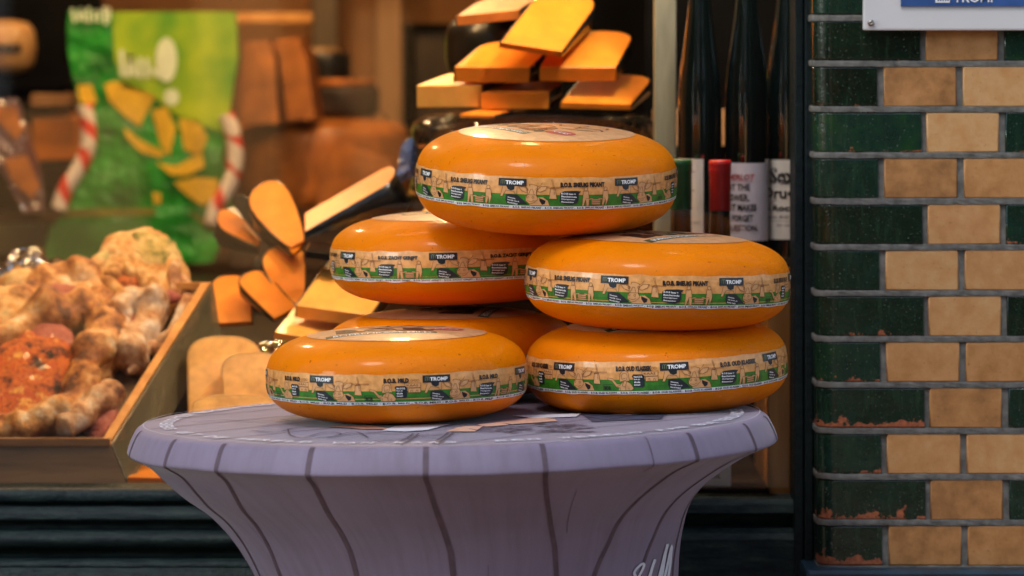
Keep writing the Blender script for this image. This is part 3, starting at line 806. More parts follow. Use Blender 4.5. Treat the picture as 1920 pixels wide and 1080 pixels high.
def tile_corner(mb, xr, z0, z1, tint, chip):
    b = .0025
    lv = [(z0, b), (z0+b, 0), (z0+1.3*b, 0), (z0+.3*(z1-z0), 0), (z0+.6*(z1-z0), 0), (z1-1.3*b, 0), (z1-b, 0), (z1, b)]
    rows = []
    for z, off in lv:
        o = corner_outline(off, xr-(b if off else 0)); rows.append([mb.vert((x+lean*(sz(33, WY)-z), y, z)) for x, y in o])
    for j in range(len(rows)-1):
        va, vb = (lv[j][0]-z0)/(z1-z0), (lv[j+1][0]-z0)/(z1-z0)
        for i in range(len(rows[0])-1):
            mb.face((rows[j][i], rows[j][i+1], rows[j+1][i+1], rows[j+1][i]), 'tile_green', True, vc=[(tint, chip, va)]*2+[(tint, chip, vb)]*2)
    for k, r in ((0, rows[0]), (1, rows[-1])):
        back = [mb.vert((xr, WY+.16, lv[0 if k == 0 else -1][0]))]
        mb.face(r+back, 'tile_green', False, vc=[(tint, chip, k)]*(len(r)+1))
    # right edge
    mb.poly([(xr+lean*(sz(33,WY)-z0), WY, z0), (xr+lean*(sz(33,WY)-z1), WY, z1), (xr+lean*(sz(33,WY)-z1), WY+.02, z1), (xr+lean*(sz(33,WY)-z0), WY+.02, z0)], 'tile_green')
chipl = {7: .10, 5: -.1, 8: .20, 9: .08, 10: .22, 11: .3, 3: -.15}
for k in range(-14, 12):
    zt = sz(33+86.1*k, WY)-mg; zb = sz(33+86.1*(k+1), WY)+mg
    even = k % 2 == 0
    xr = sx(1725 if even else 1643, WY)
    tile_corner(green, xr, zb, zt, rb.random(), chipl.get(k, -.4))
    if even: cells = [(1735, 1871, 'y'), (1882, 2018, 'g'), (2029, 2165, 'y'), (2176, 2312, 'y')]
    else: cells = [(1655, 1792, 'y'), (1804, 1940, 'y'), (1951, 2087, 'y'), (2098, 2234, 'y')]
    for a, b2, c in cells:
        tile_flat(green if c == 'g' else yellow, sx(a, WY), sx(b2, WY), zb, zt, 'tile_green' if c == 'g' else 'tile_yellow', rb.random(), (rb.choice((0, .1, .3)) if k > 4 else -.4) if c == 'g' else 0)
# mortar body: recessed on the face, ribs proud at the rounded corner
ztop = sz(33-86.1*14, WY); zbot = sz(33+86.1*12, WY)
def mortar_block(z0, z1, off):
    o = corner_outline(off, sx(2320, WY)); o.append((sx(2320, WY), WY+.16))
    rows = [[mort.vert((x+lean*(sz(33, WY)-z), y, z)) for x, y in o] for z in (z0, z1)]
    n = len(o)
    for i in range(n): mort.face((rows[0][i], rows[0][(i+1) % n], rows[1][(i+1) % n], rows[1][i]), 'mortar')
    mort.face(rows[0][::-1], 'mortar'); mort.face(rows[1], 'mortar')
mortar_block(zbot, ztop, .0032)
for k in range(-13, 13):
    z = sz(33+86.1*k, WY)
    cx, cy = XL+RC, WY+RC; rows = []
    for dz, o in ((-mg*1.15, .004), (-mg*1.1, -.0012), (-mg*.4, -.0016), (mg*.5, -.0015), (mg*1.1, -.001), (mg*1.15, .004)):
        zz = z+dz; row = []
        for x, y in corner_outline(o, sx(2320, WY)):
            yy = y if x < XL+.03 else max(y, WY+.0006)
            wob = .0007*noise.noise(Vector((x*120, z*50, dz*300)))
            row.append((x+lean*(sz(33, WY)-z), yy, zz+wob+(.0009*noise.noise(Vector((x*25, z*9, 1))))))
        # subdivide the long straight run
        x0, xe = row[1], row[0]
        run = [tuple(a+(b-a)*t/50 for a, b in zip(xe, x0)) for t in range(50)]
        run = [(a, b+.0008*noise.noise(Vector((a*90, z*40, dz*500))), c+.0007*noise.noise(Vector((a*60, z*40, 7)))) for a, b, c in run]
        rows.append(run+row[1:])
    mort.grid(rows, 'mortar', False)
mort.build('mortar', pil); green.build('glazed_tiles', pil); yellow.build('bricks', pil)
pl = MB(); pl.box((XL-.012, WY-.03, 0), (sx(2330, WY), WY+.2, zbot+.002), 'plinth_blue', .006)
pl.build('painted_plinth', pil)
recentre(pil, (sx(1900, WY), WY, 0))
# sign
sg = thing('wall_sign', 'white enamel shop sign with a blue panel screwed over the bricks', 'sign')
q = MB(); q.box((sx(1618, .34), .338, sz(57, .34)), (sx(2330, .34), .350, sz(57, .34)+.62), 'sign_white', .003); q.build('board', sg)
q = MB(); q.box((sx(1689, .335), .3350, sz(12, .335)), (sx(2260, .335), .3385, sz(12, .335)+.5), 'sign_blue'); q.build('blue_panel', sg)
A = Art(1); ux = lambda px: sx(px, .333); uz = lambda py: sz(py, .333)
vs, fs, asp = text_geo('TROMP', .012)
A.text('TROMP', ux(1788), uz(4.5), ux(1869)-ux(1788), .0135, 'white_ink', 0, .012)
for i, (x0, x1, y0, y1) in enumerate([(1754,1781,-4,5)]):
    A.rect(ux(x0), uz(y1), ux(x1), uz(y0), 'white_ink', 0)
for i in range(5): A.rect(ux(1758+i*4.6), uz(2), ux(1760.5+i*4.6), uz(-3), 'sign_blue', 1)
for x in (1754, 1768): A.line([(ux(x), uz(-4)), (ux(x), uz(-15)), (ux(x+3), uz(-19)), (ux(x+9), uz(-19)), (ux(x+12), uz(-15)), (ux(x+12), uz(-4))], .0022, 'white_ink', 0)
q = MB(); A.emit(q, lambda u, v, l: Vector((u, .3340-l*.0004, v))); q.build('lettering', sg)
for px, py in ((1633, 43),):
    q = MB(); c = P(px, py, .336)
    for i in range(1):
        rows = [[c+Vector((r*math.cos(2*PI*k/16), y, r*math.sin(2*PI*k/16))) for k in range(16)] for r, y in ((.0045, .002), (.0045, -.002), (.003, -.0035), (.0012, -.0038), (.0008, -.0028))]
        ids = q.grid(rows, 'steel', True, True); q.face(ids[-1], 'steel')
    q.build('screw', sg)
recentre(sg, (sx(1900, .34), .344, sz(57, .34)))

# ------------------------------------------------------------------ shop window
win = thing('shop_window', 'dark green framed shop window with the cheese display behind its glass', 'window')
XW0, XW1 = -1.35, sx(1487, .5)
fr = MB()
zw = sz(916, .52)
fr.box((XW1, .455, .2), (XW1+.0115, .575, 2.75), 'frame', .002)
fr.box((XW1+.013, .44, .2), (XW1+.024, .575, 2.75), 'frame', .002)
fr.box((XW1+.0255, .43, .2), (XW1+.05, .60, 2.75), 'frame', .002)
fr.box((XW0-.08, .455, .2), (XW0, .575, 2.75), 'frame', .002)
fr.box((XW0, .455, 2.4), (XW1, .575, 2.75), 'frame', .002)
fr.build('frame', win)
sl = MB()
pr = [(905,.575),(913,.54),(917,.50),(921,.494),(938,.490),(941,.494),(944,.508),(949,.508),(951,.472),(955,.468),(973,.452),(976,.456),(978,.474),(993,.474),(995,.455),(999,.440),(1008,.430),(1018,.430),(1027,.438),(1030,.455),(1033,.462),(1046,.462),(1048,.432),(1052,.422),(1062,.415),(1066,.418),(1070,.436),(1090,.438),(1094,.41),(1120,.40)]
pts = [(Y, sz(py, Y)) for py, Y in pr]+[(.40, .86), (.44, .855), (.44, .30), (.40, .29), (.40, .0)]
n = 160; rows = []; XSP = -.05
for Y, z in pts:
    rows.append([Vector((XW0-.08+(XSP-XW0+.08)*i/n, Y+.0009*noise.noise(Vector((i*.35, z*60, 0))), z+.0007*noise.noise(Vector((i*.3, z*60, 4))))) for i in range(n+1)])
sl.grid(rows, 'sill', True)
o = sl.build('sill_moulding', win, fix=False)
pr = [(925,.575),(934,.545),(936,.505),(944,.498),(947,.492),(962,.490),(966,.50),(985,.512),(990,.50),(1000,.484),(1012,.480)]
pts = [(Y, sz(py, Y)) for py, Y in pr]+[(.48, .60), (.45, .585), (.45, .30), (.43, .29), (.43, .0)]
sr = MB(); rows = [[Vector((XSP+(XW1-XSP)*i/60, Y, z+.0006*noise.noise(Vector((i*.3, z*60, 4))))) for i in range(61)] for Y, z in pts]
sr.grid(rows, 'sill', False); sr.build('sill_panel', win, fix=False)
rl = MB(); rl.box((sx(1255, .53), .52, sz(935, .53)-.02), (XW1, .56, sz(935, .53)), 'frame', .002)
gl = MB(); gl.box((XW0, .530, sz(914, .53)), (XW1, .534, 2.4), 'glass'); gl.build('glass_pane', win)
recentre(win, (-.4, .5, 0))
# facade above, so no sky shows over the window from elsewhere
fc = MB(); fc.box((-3.2, .40, 2.75), (2.4, .75, 6.5), 'facade'); fc.box((-3.2, .40, 0), (XW0-.08, .75, 2.75), 'facade')
tag(fc.build('shop_facade'), 'brown brick shop front around the display window', 'building')
# room
rm = MB()
rm.box((-2.6, 4.1, 0), (1.7, 4.2, 2.75), 'brown_wall')
tag(rm.build('wall_back'), kind='structure')
rm = MB(); rm.box((-2.7, .6, 0), (-2.6, 4.2, 2.75), 'brown_wall'); rm.box((1.7, .6, 0), (1.8, 4.2, 2.75), 'brown_wall'); tag(rm.build('wall_side'), kind='structure')
rm = MB(); rm.box((-2.7, .6, 2.76), (1.8, 4.2, 2.86), 'brown_wall'); tag(rm.build('ceiling'), kind='structure')
rm = MB(); rm.box((-2.6, .6, -.02), (1.7, 4.09, .02), 'wood_dark'); tag(rm.build('floor'), kind='structure')
gd = MB(); gd.box((-60, -60, -.12), (60, 60, -.03), 'paving'); tag(gd.build('ground'), kind='structure')
# display platform: low board, two steps
dp = thing('display_platform', 'dark stepped display platform behind the window glass', 'display stand')
q = MB(); q.box((-1.35, .58, .90), (sx(1440, .6), 1.7, .952), 'floor_dark', .002); q.build('board', dp)
q = MB(); q.box((-1.35, 1.02, .9525), (sx(1225, .95), 1.9, 1.12), 'floor_dark', .002); q.build('step', dp)
q = MB(); q.box((-1.9, 1.95, .9), (sx(1225, 1.6), 3.5, 1.150), 'floor_dark', .002); q.build('step', dp)
recentre(dp, (-.4, 1.2, .9))
# post
q = MB(); q.box((sx(1227.5, .80), .80, .953), (sx(1268, .80), .86, 2.6), 'post', .002)
tag(q.build('wooden_post'), 'sage green painted upright post beside the wine bottles', 'post')
# wine rack
wr = thing('wine_rack', 'wooden wine rack with pine side panel behind the right of the glass', 'shelf')
q = MB(); q.box((sx(1441, .60), .60, .90), (sx(1486, .60), .64, 1.228), 'wood', .001); q.build('front_edge', wr)
q = MB(); q.box((sx(1456, .60)+.003, .6415, .90), (sx(1486, .60)+.02, 1.25, 1.228), 'wood', .001); q.build('side_panel', wr)
q = MB(); q.box((sx(1228, .8), .556, 1.085), (sx(1440, .60), .66, 1.10), 'wood_dark', .001); q.build('shelf', wr)
q = MB(); q.box((sx(1228, .8), .666, 1.244), (sx(1500, .72), .84, 1.259), 'wood_dark', .001); q.build('shelf', wr)
q = MB(); q.box((sx(1228, .8), 1.26, .90), (sx(1560, .9), 1.29, 2.6), 'dark_room'); q.build('back_panel', wr)
q = MB(); q.box((sx(1225, 1.2), 1.235, sz(275, 1.2)), (sx(1510, 1.2), 1.255, sz(205, 1.2)), 'wood_x', .002); q.build('reflection_band', wr)  # added board imitating a brown band reflected in the window glass
recentre(wr, (sx(1370, .9), .9, .9))
q = MB(); q.box((sx(1500, .7), .62, .0), (sx(1500, .7)+.04, 1.6, 2.7), 'dark_room'); tag(q.build('partition'), kind='structure')

# bottles
def bottle(label, c, r, prof, caps=None, lab=None, art=None, group='wine bottles in the window'):
    root = thing('wine_bottle', label, 'bottle', c, group)
    q = MB(); q.lathe([(.001, .003)]+prof, 'glass_dark', 48); q.build('glass_body', root)
    if caps:
        cm, pr2 = caps; q = MB(); q.lathe(pr2, cm, 40); q.build('capsule', root)
    if lab:
        lm, z0, z1, half = lab; q = MB(); A = Art(.006); w = half*r
        A.rect(-w, z0, w, z1, lm, 0)
        if art: art(A, w, z0, z1)
        A.emit(q, lambda u, v, l: Vector(((r+.0006+l*.0003)*math.sin(u/r), -(r+.0006+l*.0003)*math.cos(u/r), v)))
        q.build('paper_label', root, fix=False)
    return root
def tall_prof(r, hs, hn):
    L = [(r*.8, 0), (r*.97, .006), (r, .015), (r, hs)]
    for i in range(1, 15):
        t = i/14; s = t*t*(3-2*t); L.append((r+(.0145-r)*s, hs+(hn-hs)*t))
    L += [(.0145, hn+.04), (.016, hn+.042), (.016, hn+.055), (.006, hn+.055)]
    return L
YT = .72; zs = 1.2595
def lab_z(py): return sz(py, YT-.036)-zs
def art_merlot(A, w, z0, z1):
    k = 6.69/F
    def t(s, px0, px1, py, hpx, m='black_ink', sh=0, b=.012):
        c = 1400; A.text(s, asn((px0-c)), lab_z(py), asn(px1-c)-asn(px0-c), hpx*k, m, 1, b+.02, shear=sh)
    def asn(dpx):
        x = dpx*(YT-.034+D)/F; return RB*math.asin(max(-1, min(1, x/RB)))
    t('MERLOT', 1366, 1413, 338, 11, 'red_ink', .25)
    A.rect(asn(-34), lab_z(341), asn(10), lab_z(340), 'red_ink', 1)
    t('IS NOT THE', 1358, 1404, 358, 13); t('ANSWER.', 1360, 1403, 377.5, 13); t('IT MAKES', 1371, 1416, 396, 13)
    t('FORGET', 1372, 1410, 416, 13); t('QUESTION.', 1364, 1419, 436, 14)
RB = .0318
tp = tall_prof(RB, .235, .42)
def add_tall(px, label, lab, art=None):
    y = YT+(.03 if px > 1450 else 0); c = P(px, 500, y); c.z = zs
    return bottle(label, c, RB, tp, None, lab, art)
add_tall(1400, 'tall dark wine bottle with a lilac merlot label, middle of the back row', ('label_lilac', lab_z(452), lab_z(306), 1.25), art_merlot)
def art_1(A, w, z0, z1):
    for py in (322, 357): A.rect(.004, lab_z(py+1), .018, lab_z(py), 'black_ink', 1)
    A.text('II', .006, lab_z(392), .006, .006, 'black_ink', 1); A.text('for me,', .004, lab_z(418), .016, .004, 'black_ink', 1, 0, shear=.2)
add_tall(1312, 'tall dark wine bottle beside the sage post, its white label half hidden', ('label_white', lab_z(450), lab_z(298), .12+.0), None)
b1 = [o for o in COL.objects if o.type == 'MESH' and o.name.startswith('paper_label')][-1]
# bottle 1 carries its label turned: rebuild as a strip on its left flank
me_old = b1.data; q = MB(); A = Art(.006); A.rect(-.045, lab_z(450), .004, lab_z(298), 'label_white', 0)
for py in (322, 357): A.rect(-.020, lab_z(py+1), -.008, lab_z(py), 'black_ink', 1)
A.text('II', -.019, lab_z(392), .005, .006, 'black_ink', 1); A.text('for me, thanks!', -.020, lab_z(420), .019, .004, 'black_ink', 1, 0, shear=.2)
A.emit(q, lambda u, v, l: Vector(((RB+.0006+l*.0003)*math.sin(u/RB), -(RB+.0006+l*.0003)*math.cos(u/RB), v)))
nb = q.build('paper_label', b1.parent, fix=False); bpy.data.objects.remove(b1)
def art_sex(A, w, z0, z1):
    def asn(dpx):
        x = dpx*(YT-.034+D)/F; return RB*math.asin(max(-1, min(1, x/RB)))
    k = 6.69/F
    def t(s, px0, px1, py, hpx, b=.012, sh=0):
        A.text(s, asn(px0-1476), lab_z(py), asn(px1-1476)-asn(px0-1476), hpx*k, 'black_ink', 1, b, shear=sh)
    t('Sex', 1443, 1492, 347, 31, .04); t('Drugs', 1437, 1497, 381, 28, .03); t("& Rock'n Roll", 1437, 1518, 398, 13, .03)
    t('just RIESLING', 1440, 1510, 414, 8, 0, .2); t('for me, thanks!', 1455, 1510, 428, 7, 0, .2)
    A.line([(asn(-38), lab_z(392)), (asn(-22), lab_z(376))], .0006, 'black_ink', 1)
    A.line([(asn(-36), lab_z(416.5)), (asn(25), lab_z(416.5))], .0005, 'black_ink', 1)
add_tall(1476, 'tall dark wine bottle with the white riesling label, against the window frame', ('label_white', lab_z(451), lab_z(301), 1.42), art_sex)
YF = .602; zf = 1.1005
def cap_bottle(px, m, top_py, label, rc=.0155):
    c = P(px, 500, YF); c.z = zf; h = sz(top_py, YF)-zf
    r = .037; pf = [(r*.8, 0), (r*.97, .006), (r, .015), (r, h-.175), (r*.93, h-.162), (r*.72, h-.146), (.0185, h-.13), (.0155, h-.11), (.0145, h-.07), (.0138, h-.002), (.004, h-.002)]
    cp = [(.0150, h-.072), (.0152, h-.071), (.0152, h-.022), (.0157, h-.018), (.0160, h-.012), (.0157, h-.010), (.0160, h-.008), (.0158, h-.0015), (.0145, h), (.004, h)]
    bottle(label, c, r, pf, (m, cp))
cap_bottle(1350, 'cap_red', 300, 'shorter wine bottle with a bright red foil capsule on its neck')
cap_bottle(1277, 'cap_green', 299, 'shorter wine bottle with a green foil capsule, next to the sage post')
# printed carton low in the rack
ct = thing('printed_carton', 'white printed carton showing under the right edge of the table', 'box')
q = MB(); q.box((sx(1262, .60), .60, .9525), (sx(1371, .60), .66, 1.07), 'label_white', .002); q.build('carton_body', ct)
A = Art(1)
A.text('THE QUESTION.', sx(1268, .6), sz(899, .6), sx(1351, .6)-sx(1268, .6), .0085, 'black_ink', 1, .01)
A.text('YOU FORGET', sx(1268, .6), sz(880, .6), sx(1330, .6)-sx(1268, .6), .0085, 'black_ink', 1, .01)
q = MB(); A.emit(q, lambda u, v, l: Vector((u, .5994, v))); q.build('lettering', ct, fix=False)
recentre(ct, (sx(1310, .6), .63, .9525))
# ------------------------------------------------------------------ cut cheeses
def slab(label, p0, p1, p3, t0, t1, flesh='ch_orange', rind='rind_black', rho=.3, taper=1, down=(0, 0, -1), group='cut cheese pieces in the window', name='cheese_wedge', cat='cheese', front=None, bulge=0):
    p0, p1, p3 = Vector(p0), Vector(p1), Vector(p3); W = p1-p0; L = p3-p0
    nrm = W.cross(L).normalized()
    if nrm.dot(Vector(down)) < 0: nrm = -nrm
    out = [(0, 0), (1, 0)]
    ns = 14
    for i in range(5): out.append((1, (1-rho)*(i+1)/5))
    for i in range(1, ns):
        a = PI*i/ns; c, s = math.cos(a), math.sin(a)
        out.append((.5+.5*math.copysign(abs(c)**(2/2.6), c), 1-rho+rho*s**(2/2.6)))
    for i in range(5): out.append((0, (1-rho)*(5-i)/5))
    def pos(a, b, th, off=0):
        sc = taper+(1-taper)*min(1, b*1.15)**.7; aa = .5+(a-.5)*sc
        t = t0+(t1-t0)*b
        p = p0+W*aa+L*b+nrm*(t*th)
        if off:
            cvec = (W*(a-.5)*2+L*(.0 if b < .6 else (b-.6)*1.5)); p += cvec.normalized()*off
        return p
    root = thing(name, label, cat, p0, group)
    q = MB(); n = len(out)
    rows = [[pos(a, b, th) for a, b in out] for th in (0, .04, .96, 1)]
    for j, k in ((0, .985), (3, .985)):
        c = sum(rows[j], Vector())/n; rows[j] = [c+(p-c)*k for p in rows[j]]
    ids = q.grid(rows, flesh, False, True); q.face(ids[0], flesh); q.face(ids[-1][::-1], flesh)
    q.build('cut_flesh', root)
    if rind:
        q = MB(); o2 = out[1:]+[out[0]]
        ring = [[pos(a, b, th, off) for a, b in o2] for th, off in ((.0, .0004), (.015, .0022), (.985, .0022), (1.0, .0004))]
        q.grid(ring, rind, True); q.build('rind', root)
    recentre(root, p0); return root
G1 = 'cut cheese pieces piled on the black wheel'
Y0 = .88
def S(label, fl, frr, bl, t0, t1, yb=.13, y=Y0, **k):
    k.setdefault('group', G1)
    return slab(label, P(*fl, y), P(*frr, y), P(*bl, y+yb), t0, t1, **k)
px = 6.9/F
S('topmost large orange cheese wedge leaning on the pile', (940,79), (1053,96), (1018,-22), 13*px, 58*px, .16, .86)
S('orange cheese block on the left of the second tier, under the leaning wedge', (853,125), (992,126), (912,76), 31*px, 34*px, .12, .89, flesh='ch_orange')
S('orange cheese block with a rounded tip on the right of the second tier', (1012,126), (1154,126), (1052,58), 29*px, 33*px, .13, .89)
S('plastic-wrapped pale cheese block at the lower left of the pile', (781,160), (902,159), (850,134), 43*px, 43*px, .1, .90, flesh='ch_pale')
S('orange cheese block in the middle of the lowest tier', (902,173), (1028,173), (935,152), 32*px, 34*px, .09, .90)
S('thin orange cheese wedge hanging out at the lower right of the pile', (1051,192), (1182,195), (1100,138), 12*px, 30*px, .13, .88)
S('dull orange cheese block behind the topmost wedge, at the upper edge', (856,30), (972,18), (905,-2), 19*px, 19*px, .1, .99, flesh='ch_brown')
S('small orange triangle of cheese squeezed under the lowest tier', (862,214), (925,216), (905,203), 6*px, 6*px, .05, .87)
def wheel(label, px, py, Y, R, H, m, name='round_cheese', tilt=0, bumpy=0, n=3.2, cat='cheese', group=None):
    c = P(px, py, Y); root = None; q = MB(); rows = []
    for j in range(1, 24):
        t = PI*j/24; ct = math.cos(t); z = H/2*math.copysign(abs(ct)**(2/n), ct); r = R*math.sin(t)**(2/n); row = []
        for i in range(72):
            a = 2*PI*i/72; p = Vector((r*math.cos(a), r*math.sin(a), z)); row.append(p*(1+bumpy*noise.fractal(p*26+c*9, 1, 2, 3)))
        rows.append(row)
    ids = q.grid(rows, m, True, True); q.face(ids[0][::-1], m); q.face(ids[-1], m)
    o = q.build(name, None, c); o.rotation_euler = (math.radians(tilt), 0, 0)
    return tag(o, label, cat, group)
wheel('black waxed cheese wheel in crinkled plastic, carrying the pile of cut cheese', 1003, 252, 1.10, .190, .078, 'black_plastic', bumpy=.03)
wheel('lower black cheese wheel in crinkled plastic, half hidden by the orange wheels', 1005, 348, 1.11, .196, .086, 'black_plastic', bumpy=.035)
wheel('dark curved cheese wheel standing behind the piled blocks', 955, 90, 1.18, .10, .12, 'rind_black')
# stand under the pile
q = MB(); q.box((sx(790, 1.1), .94, 1.1205), (sx(1222, 1.1), 1.3, sz(395, 1.11)), 'dark_room', .003); tag(q.build('display_box'), 'black display box holding up the black cheese wheels', 'box')
# fan of black-rinded wedges
G2 = 'black-rinded cheese wedges lying in a fan'
def FW(label, a, b, c, ya, yb, yc, t0, t1, **k):
    k.setdefault('group', G2)
    return slab(label, P(*a, ya), P(*b, yb), P(*c, yc), t0, t1, **k)
pf = 7.0/F
FW('long orange cheese wedge pointing up to the right, black rind along its lower side', (571,434), (571,400), (740,337), .92, .99, .96, 12*pf, 66*pf, rho=.18, flesh='ch_deep', down=(0, -.3, -1))
FW('upright orange cheese wedge with a rounded top, left of the long one', (519,480), (597,434), (449,368), 1.02, 1.05, 1.12, 10*pf, 44*pf, rho=.55, taper=.3, down=(-.6, 1, -1))
FW('rounded orange cheese wedge in the centre of the fan', (512,582), (600,556), (480,472), .96, 1.0, 1.06, 8*pf, 40*pf, rho=.5, taper=.22, down=(-.6, 1, -1))
FW('low orange cheese wedge sloping down to the right under the central one', (512,598), (558,574), (440,524), .92, .95, 1.02, 7*pf, 26*pf, rho=.25, taper=.9, down=(0, .4, -1))
FW('yellow-orange cheese wedge standing beside the bread crate', (398,606), (472,602), (396,518), 1.0, 1.0, 1.10, 10*pf, 20*pf, rho=.3, flesh='ch_orange', down=(0, 1, -.3))
FW('deep orange cheese wedge with a rounded left end under the striped cord', (484,470), (492,428), (404,424), 1.14, 1.2, 1.2, 16*pf, 46*pf, rho=.45, taper=.6, flesh='ch_deep', down=(0, .3, -1))
FW('thin orange cheese wedge between the block and the fan', (550,476), (566,462), (470,405), 1.02, 1.04, 1.12, 8*pf, 26*pf, rho=.3, down=(-.3, 1, -1))
FW('large bright yellow-orange cheese wedge just behind the left cheese wheels', (556,572), (694,590), (628,474), .80, .78, .96, 27*pf, 30*pf, rho=.05, flesh='ch_pale', down=(0, -.2, -1))
FW('pale cheese wedge half under the bright wedge', (516,622), (612,640), (560,566), .76, .76, .90, 14*pf, 20*pf, rho=.05, flesh='ch_pale', rind=None)
FW('small dark-wrapped cheese end beside the middle left wheel', (574,470), (640,478), (585,452), .88, .86, .95, 14*pf, 14*pf, rho=.2, flesh='rind_black')
FW('shadowed orange cheese wedge lying flat behind the fan', (590,402), (700,380), (600,378), 1.2, 1.2, 1.3, 12*pf, 16*pf, rho=.2, flesh='ch_deep')
FW('dark rinded cheese piece at the foot of the striped cord', (408,420), (480,440), (430,385), 1.25, 1.25, 1.34, 30*pf, 30*pf, rho=.2, flesh='rind_black')
FW('black cheese wedge leaning behind the central rounded wedge', (556,570), (580,548), (615,478), .99, .99, 1.04, 16*pf, 20*pf, rho=.3, flesh='rind_black', down=(-.3, .5, -1))
FW('black-waxed cheese piece left of the upright wedge', (520,480), (545,462), (430,376), 1.08, 1.08, 1.2, 40*pf, 46*pf, rho=.3, flesh='rind_black', down=(0, .6, -1))
FW('black-waxed cheese piece between the two lowest wedges of the fan', (530,588), (548,572), (470,495), 1.02, 1.02, 1.1, 30*pf, 34*pf, rho=.3, flesh='rind_black', down=(0, .8, -1))
FW('blue and silver wrapped cheese piece beside the topmost wheel', (744,330), (768,316), (752,268), .95, .95, 1.0, 20*pf, 20*pf, rho=.2, flesh='blue_wrap', rind=None, down=(0, 1, 0))
FW('small beige cheese end peeping out under the topmost wheel', (790,398), (860,400), (822,362), .86, .86, .93, 10*pf, 10*pf, rho=.2, flesh='ch_cream', rind=None, down=(0, 1, 0))
# pale slices behind the table edge
G3 = 'pale cheese slices standing behind the table'
FW('large pale cheese slice with rounded corners, leftmost behind the table edge', (356,790), (492,790), (352,632), .72, .72, .80, .012, .02, rho=.28, flesh='ch_cream', rind='rind_pale', down=(0, 1, -.2), group=G3)
FW('second pale cheese slice overlapping the first, nearer the front wheel', (424,800), (545,800), (414,662), .68, .68, .75, .012, .018, rho=.3, flesh='ch_cream', rind='rind_pale', down=(0, 1, -.2), group=G3)
FW('lowest pale cheese slice, just showing over the table rim', (362,812), (520,812), (362,741), .63, .63, .67, .012, .016, rho=.3, flesh='ch_cream', rind='rind_pale', down=(0, 1, -.2), group=G3)
FW('bright orange cheese wedge lying at the foot of the glass under the table rim', (240,894), (352,896), (276,845), .60, .60, .78, 20*6.6/F, 22*6.6/F, rho=.05, flesh='ch_orange', rind=None, group=G3)
FW('crinkled clear-wrapped cheese between the slices and the wedges', (455,672), (520,668), (480,640), .80, .80, .88, .012, .012, rho=.1, flesh='foil', rind=None, group=G3)

# ------------------------------------------------------------------ bread crate
def YC(py): return .655+(830-py)*.00105
def PB(px, py, dy=0): return P(px, py, YC(py)+dy)
cr = thing('bread_crate', 'tilted wooden bread crate with a clear side, full of twisted pizza breads', 'crate')
q = MB()
a, b = P(206, 828, .625), P(394, 530, .93)
w = Vector((.012, 0, 0))
def beam(q, a, b, w, h, m):
    a, b, w, h = Vector(a), Vector(b), Vector(w), Vector(h)
    q.prism([a, a+w, b+w, b], h, m)
beam(q, a, b, (-.013, 0, 0), (0, .004, -.012), 'wood'); q.build('side_rim', cr)
q = MB(); q.prism([P(208,832,.622), P(396,532,.928), P(410,625,.90), P(240,908,.60)], (.003, .002, 0), 'clear'); q.build('clear_side', cr)
q = MB(); beam(q, P(-150,822,.615), P(206,822,.615), (0, 0, -.011), (0, .012, 0), 'wood_x'); q.build('front_rim', cr)
q = MB(); q.prism([P(-150,834,.618), P(206,834,.618), P(238,908,.600), P(-150,908,.600)], (0, .008, 0), 'wood_dull'); q.build('front_board', cr)
q = MB(); beam(q, P(330,530,.95), P(396,530,.95), (0, 0, -.010), (0, .012, 0), 'wood'); q.build('back_rim', cr)
q = MB(); q.prism([P(-160,832,.70), P(204,832,.70), P(380,560,1.0), P(-160,560,1.0)], (0, .006, -.01), 'wood_dark'); q.build('tray_base', cr)
recentre(cr, P(0, 900, .62))
def rope(q, pts, r, m, closed=False, dy=0, amp=.006, twist=0, seg=14):
    p3 = [PB(x, y, dy) for x, y in pts]
    path = catmull(p3, 12, closed)
    n = len(path); L = 0; rad = []
    for i in range(n):
        t = i/n; L = i
        rad.append(r*(1+.10*math.sin(i*.40+pts[0][0])+.10*math.sin(i*.17+2)))
    if not closed:
        for i in range(5): f = .35+.13*i; rad[i] *= f; rad[-1-i] *= f
    if closed: path.append(path[0]); rad.append(rad[0])
    if twist:
        for s in (0, PI):
            sub = []
            for i, p in enumerate(path):
                t = (path[min(i+1, len(path)-1)]-path[max(i-1, 0)]).normalized(); a = t.cross(Vector((0, 1, 0))).normalized(); b = t.cross(a)
                ph = i*twist+s; sub.append(p+(a*math.cos(ph)+b*math.sin(ph))*r*.55)
            q.tube(sub, [x*.72 for x in rad], m, seg, amp, 30)
    else: q.tube(path, rad, m, 26, amp, 17)
k = 6.75/F
def bread(label): return thing('twisted_pizza_bread', label, 'bread', (0, 0, 0), 'twisted pizza breads in the crate')
Rt = Matrix.Rotation(math.radians(42), 3, 'X')
# front bread
r1 = bread('front pizza bread, a twisted ring round a charred orange cheese filling')
q = MB(); rope(q, [(-60,640),(0,640),(58,602),(118,586),(162,580),(194,606),(184,648),(166,694),(140,745),(96,784),(38,800),(-20,785),(-90,750),(-110,690)], 35*k, 'crust', True, -.004, .016, 0); q.build('dough_ring', r1)
q = MB(); q.blob(PB(36, 716, .012), (.098, .100, .018), 'filling', .14, 60, Rt, 44); q.build('cheese_filling', r1)
for i, (x, y, rr) in enumerate(((95,636,.034),(38,655,.03))):
    q = MB(); q.blob(PB(x, y, -.004), (rr, rr, .009), 'salami', .16, 30, Rt, 26, i); q.build('salami_slice', r1)
recentre(r1, PB(40, 790))
r2 = bread('second pizza bread behind the front one, with a ham slice in its fold')
q = MB(); rope(q, [(30,590),(50,556),(92,530),(140,524),(180,540),(205,580),(214,625),(196,680),(170,730)], 36*k, 'crust', False, .03, .016, 0); q.build('dough_ring', r2)
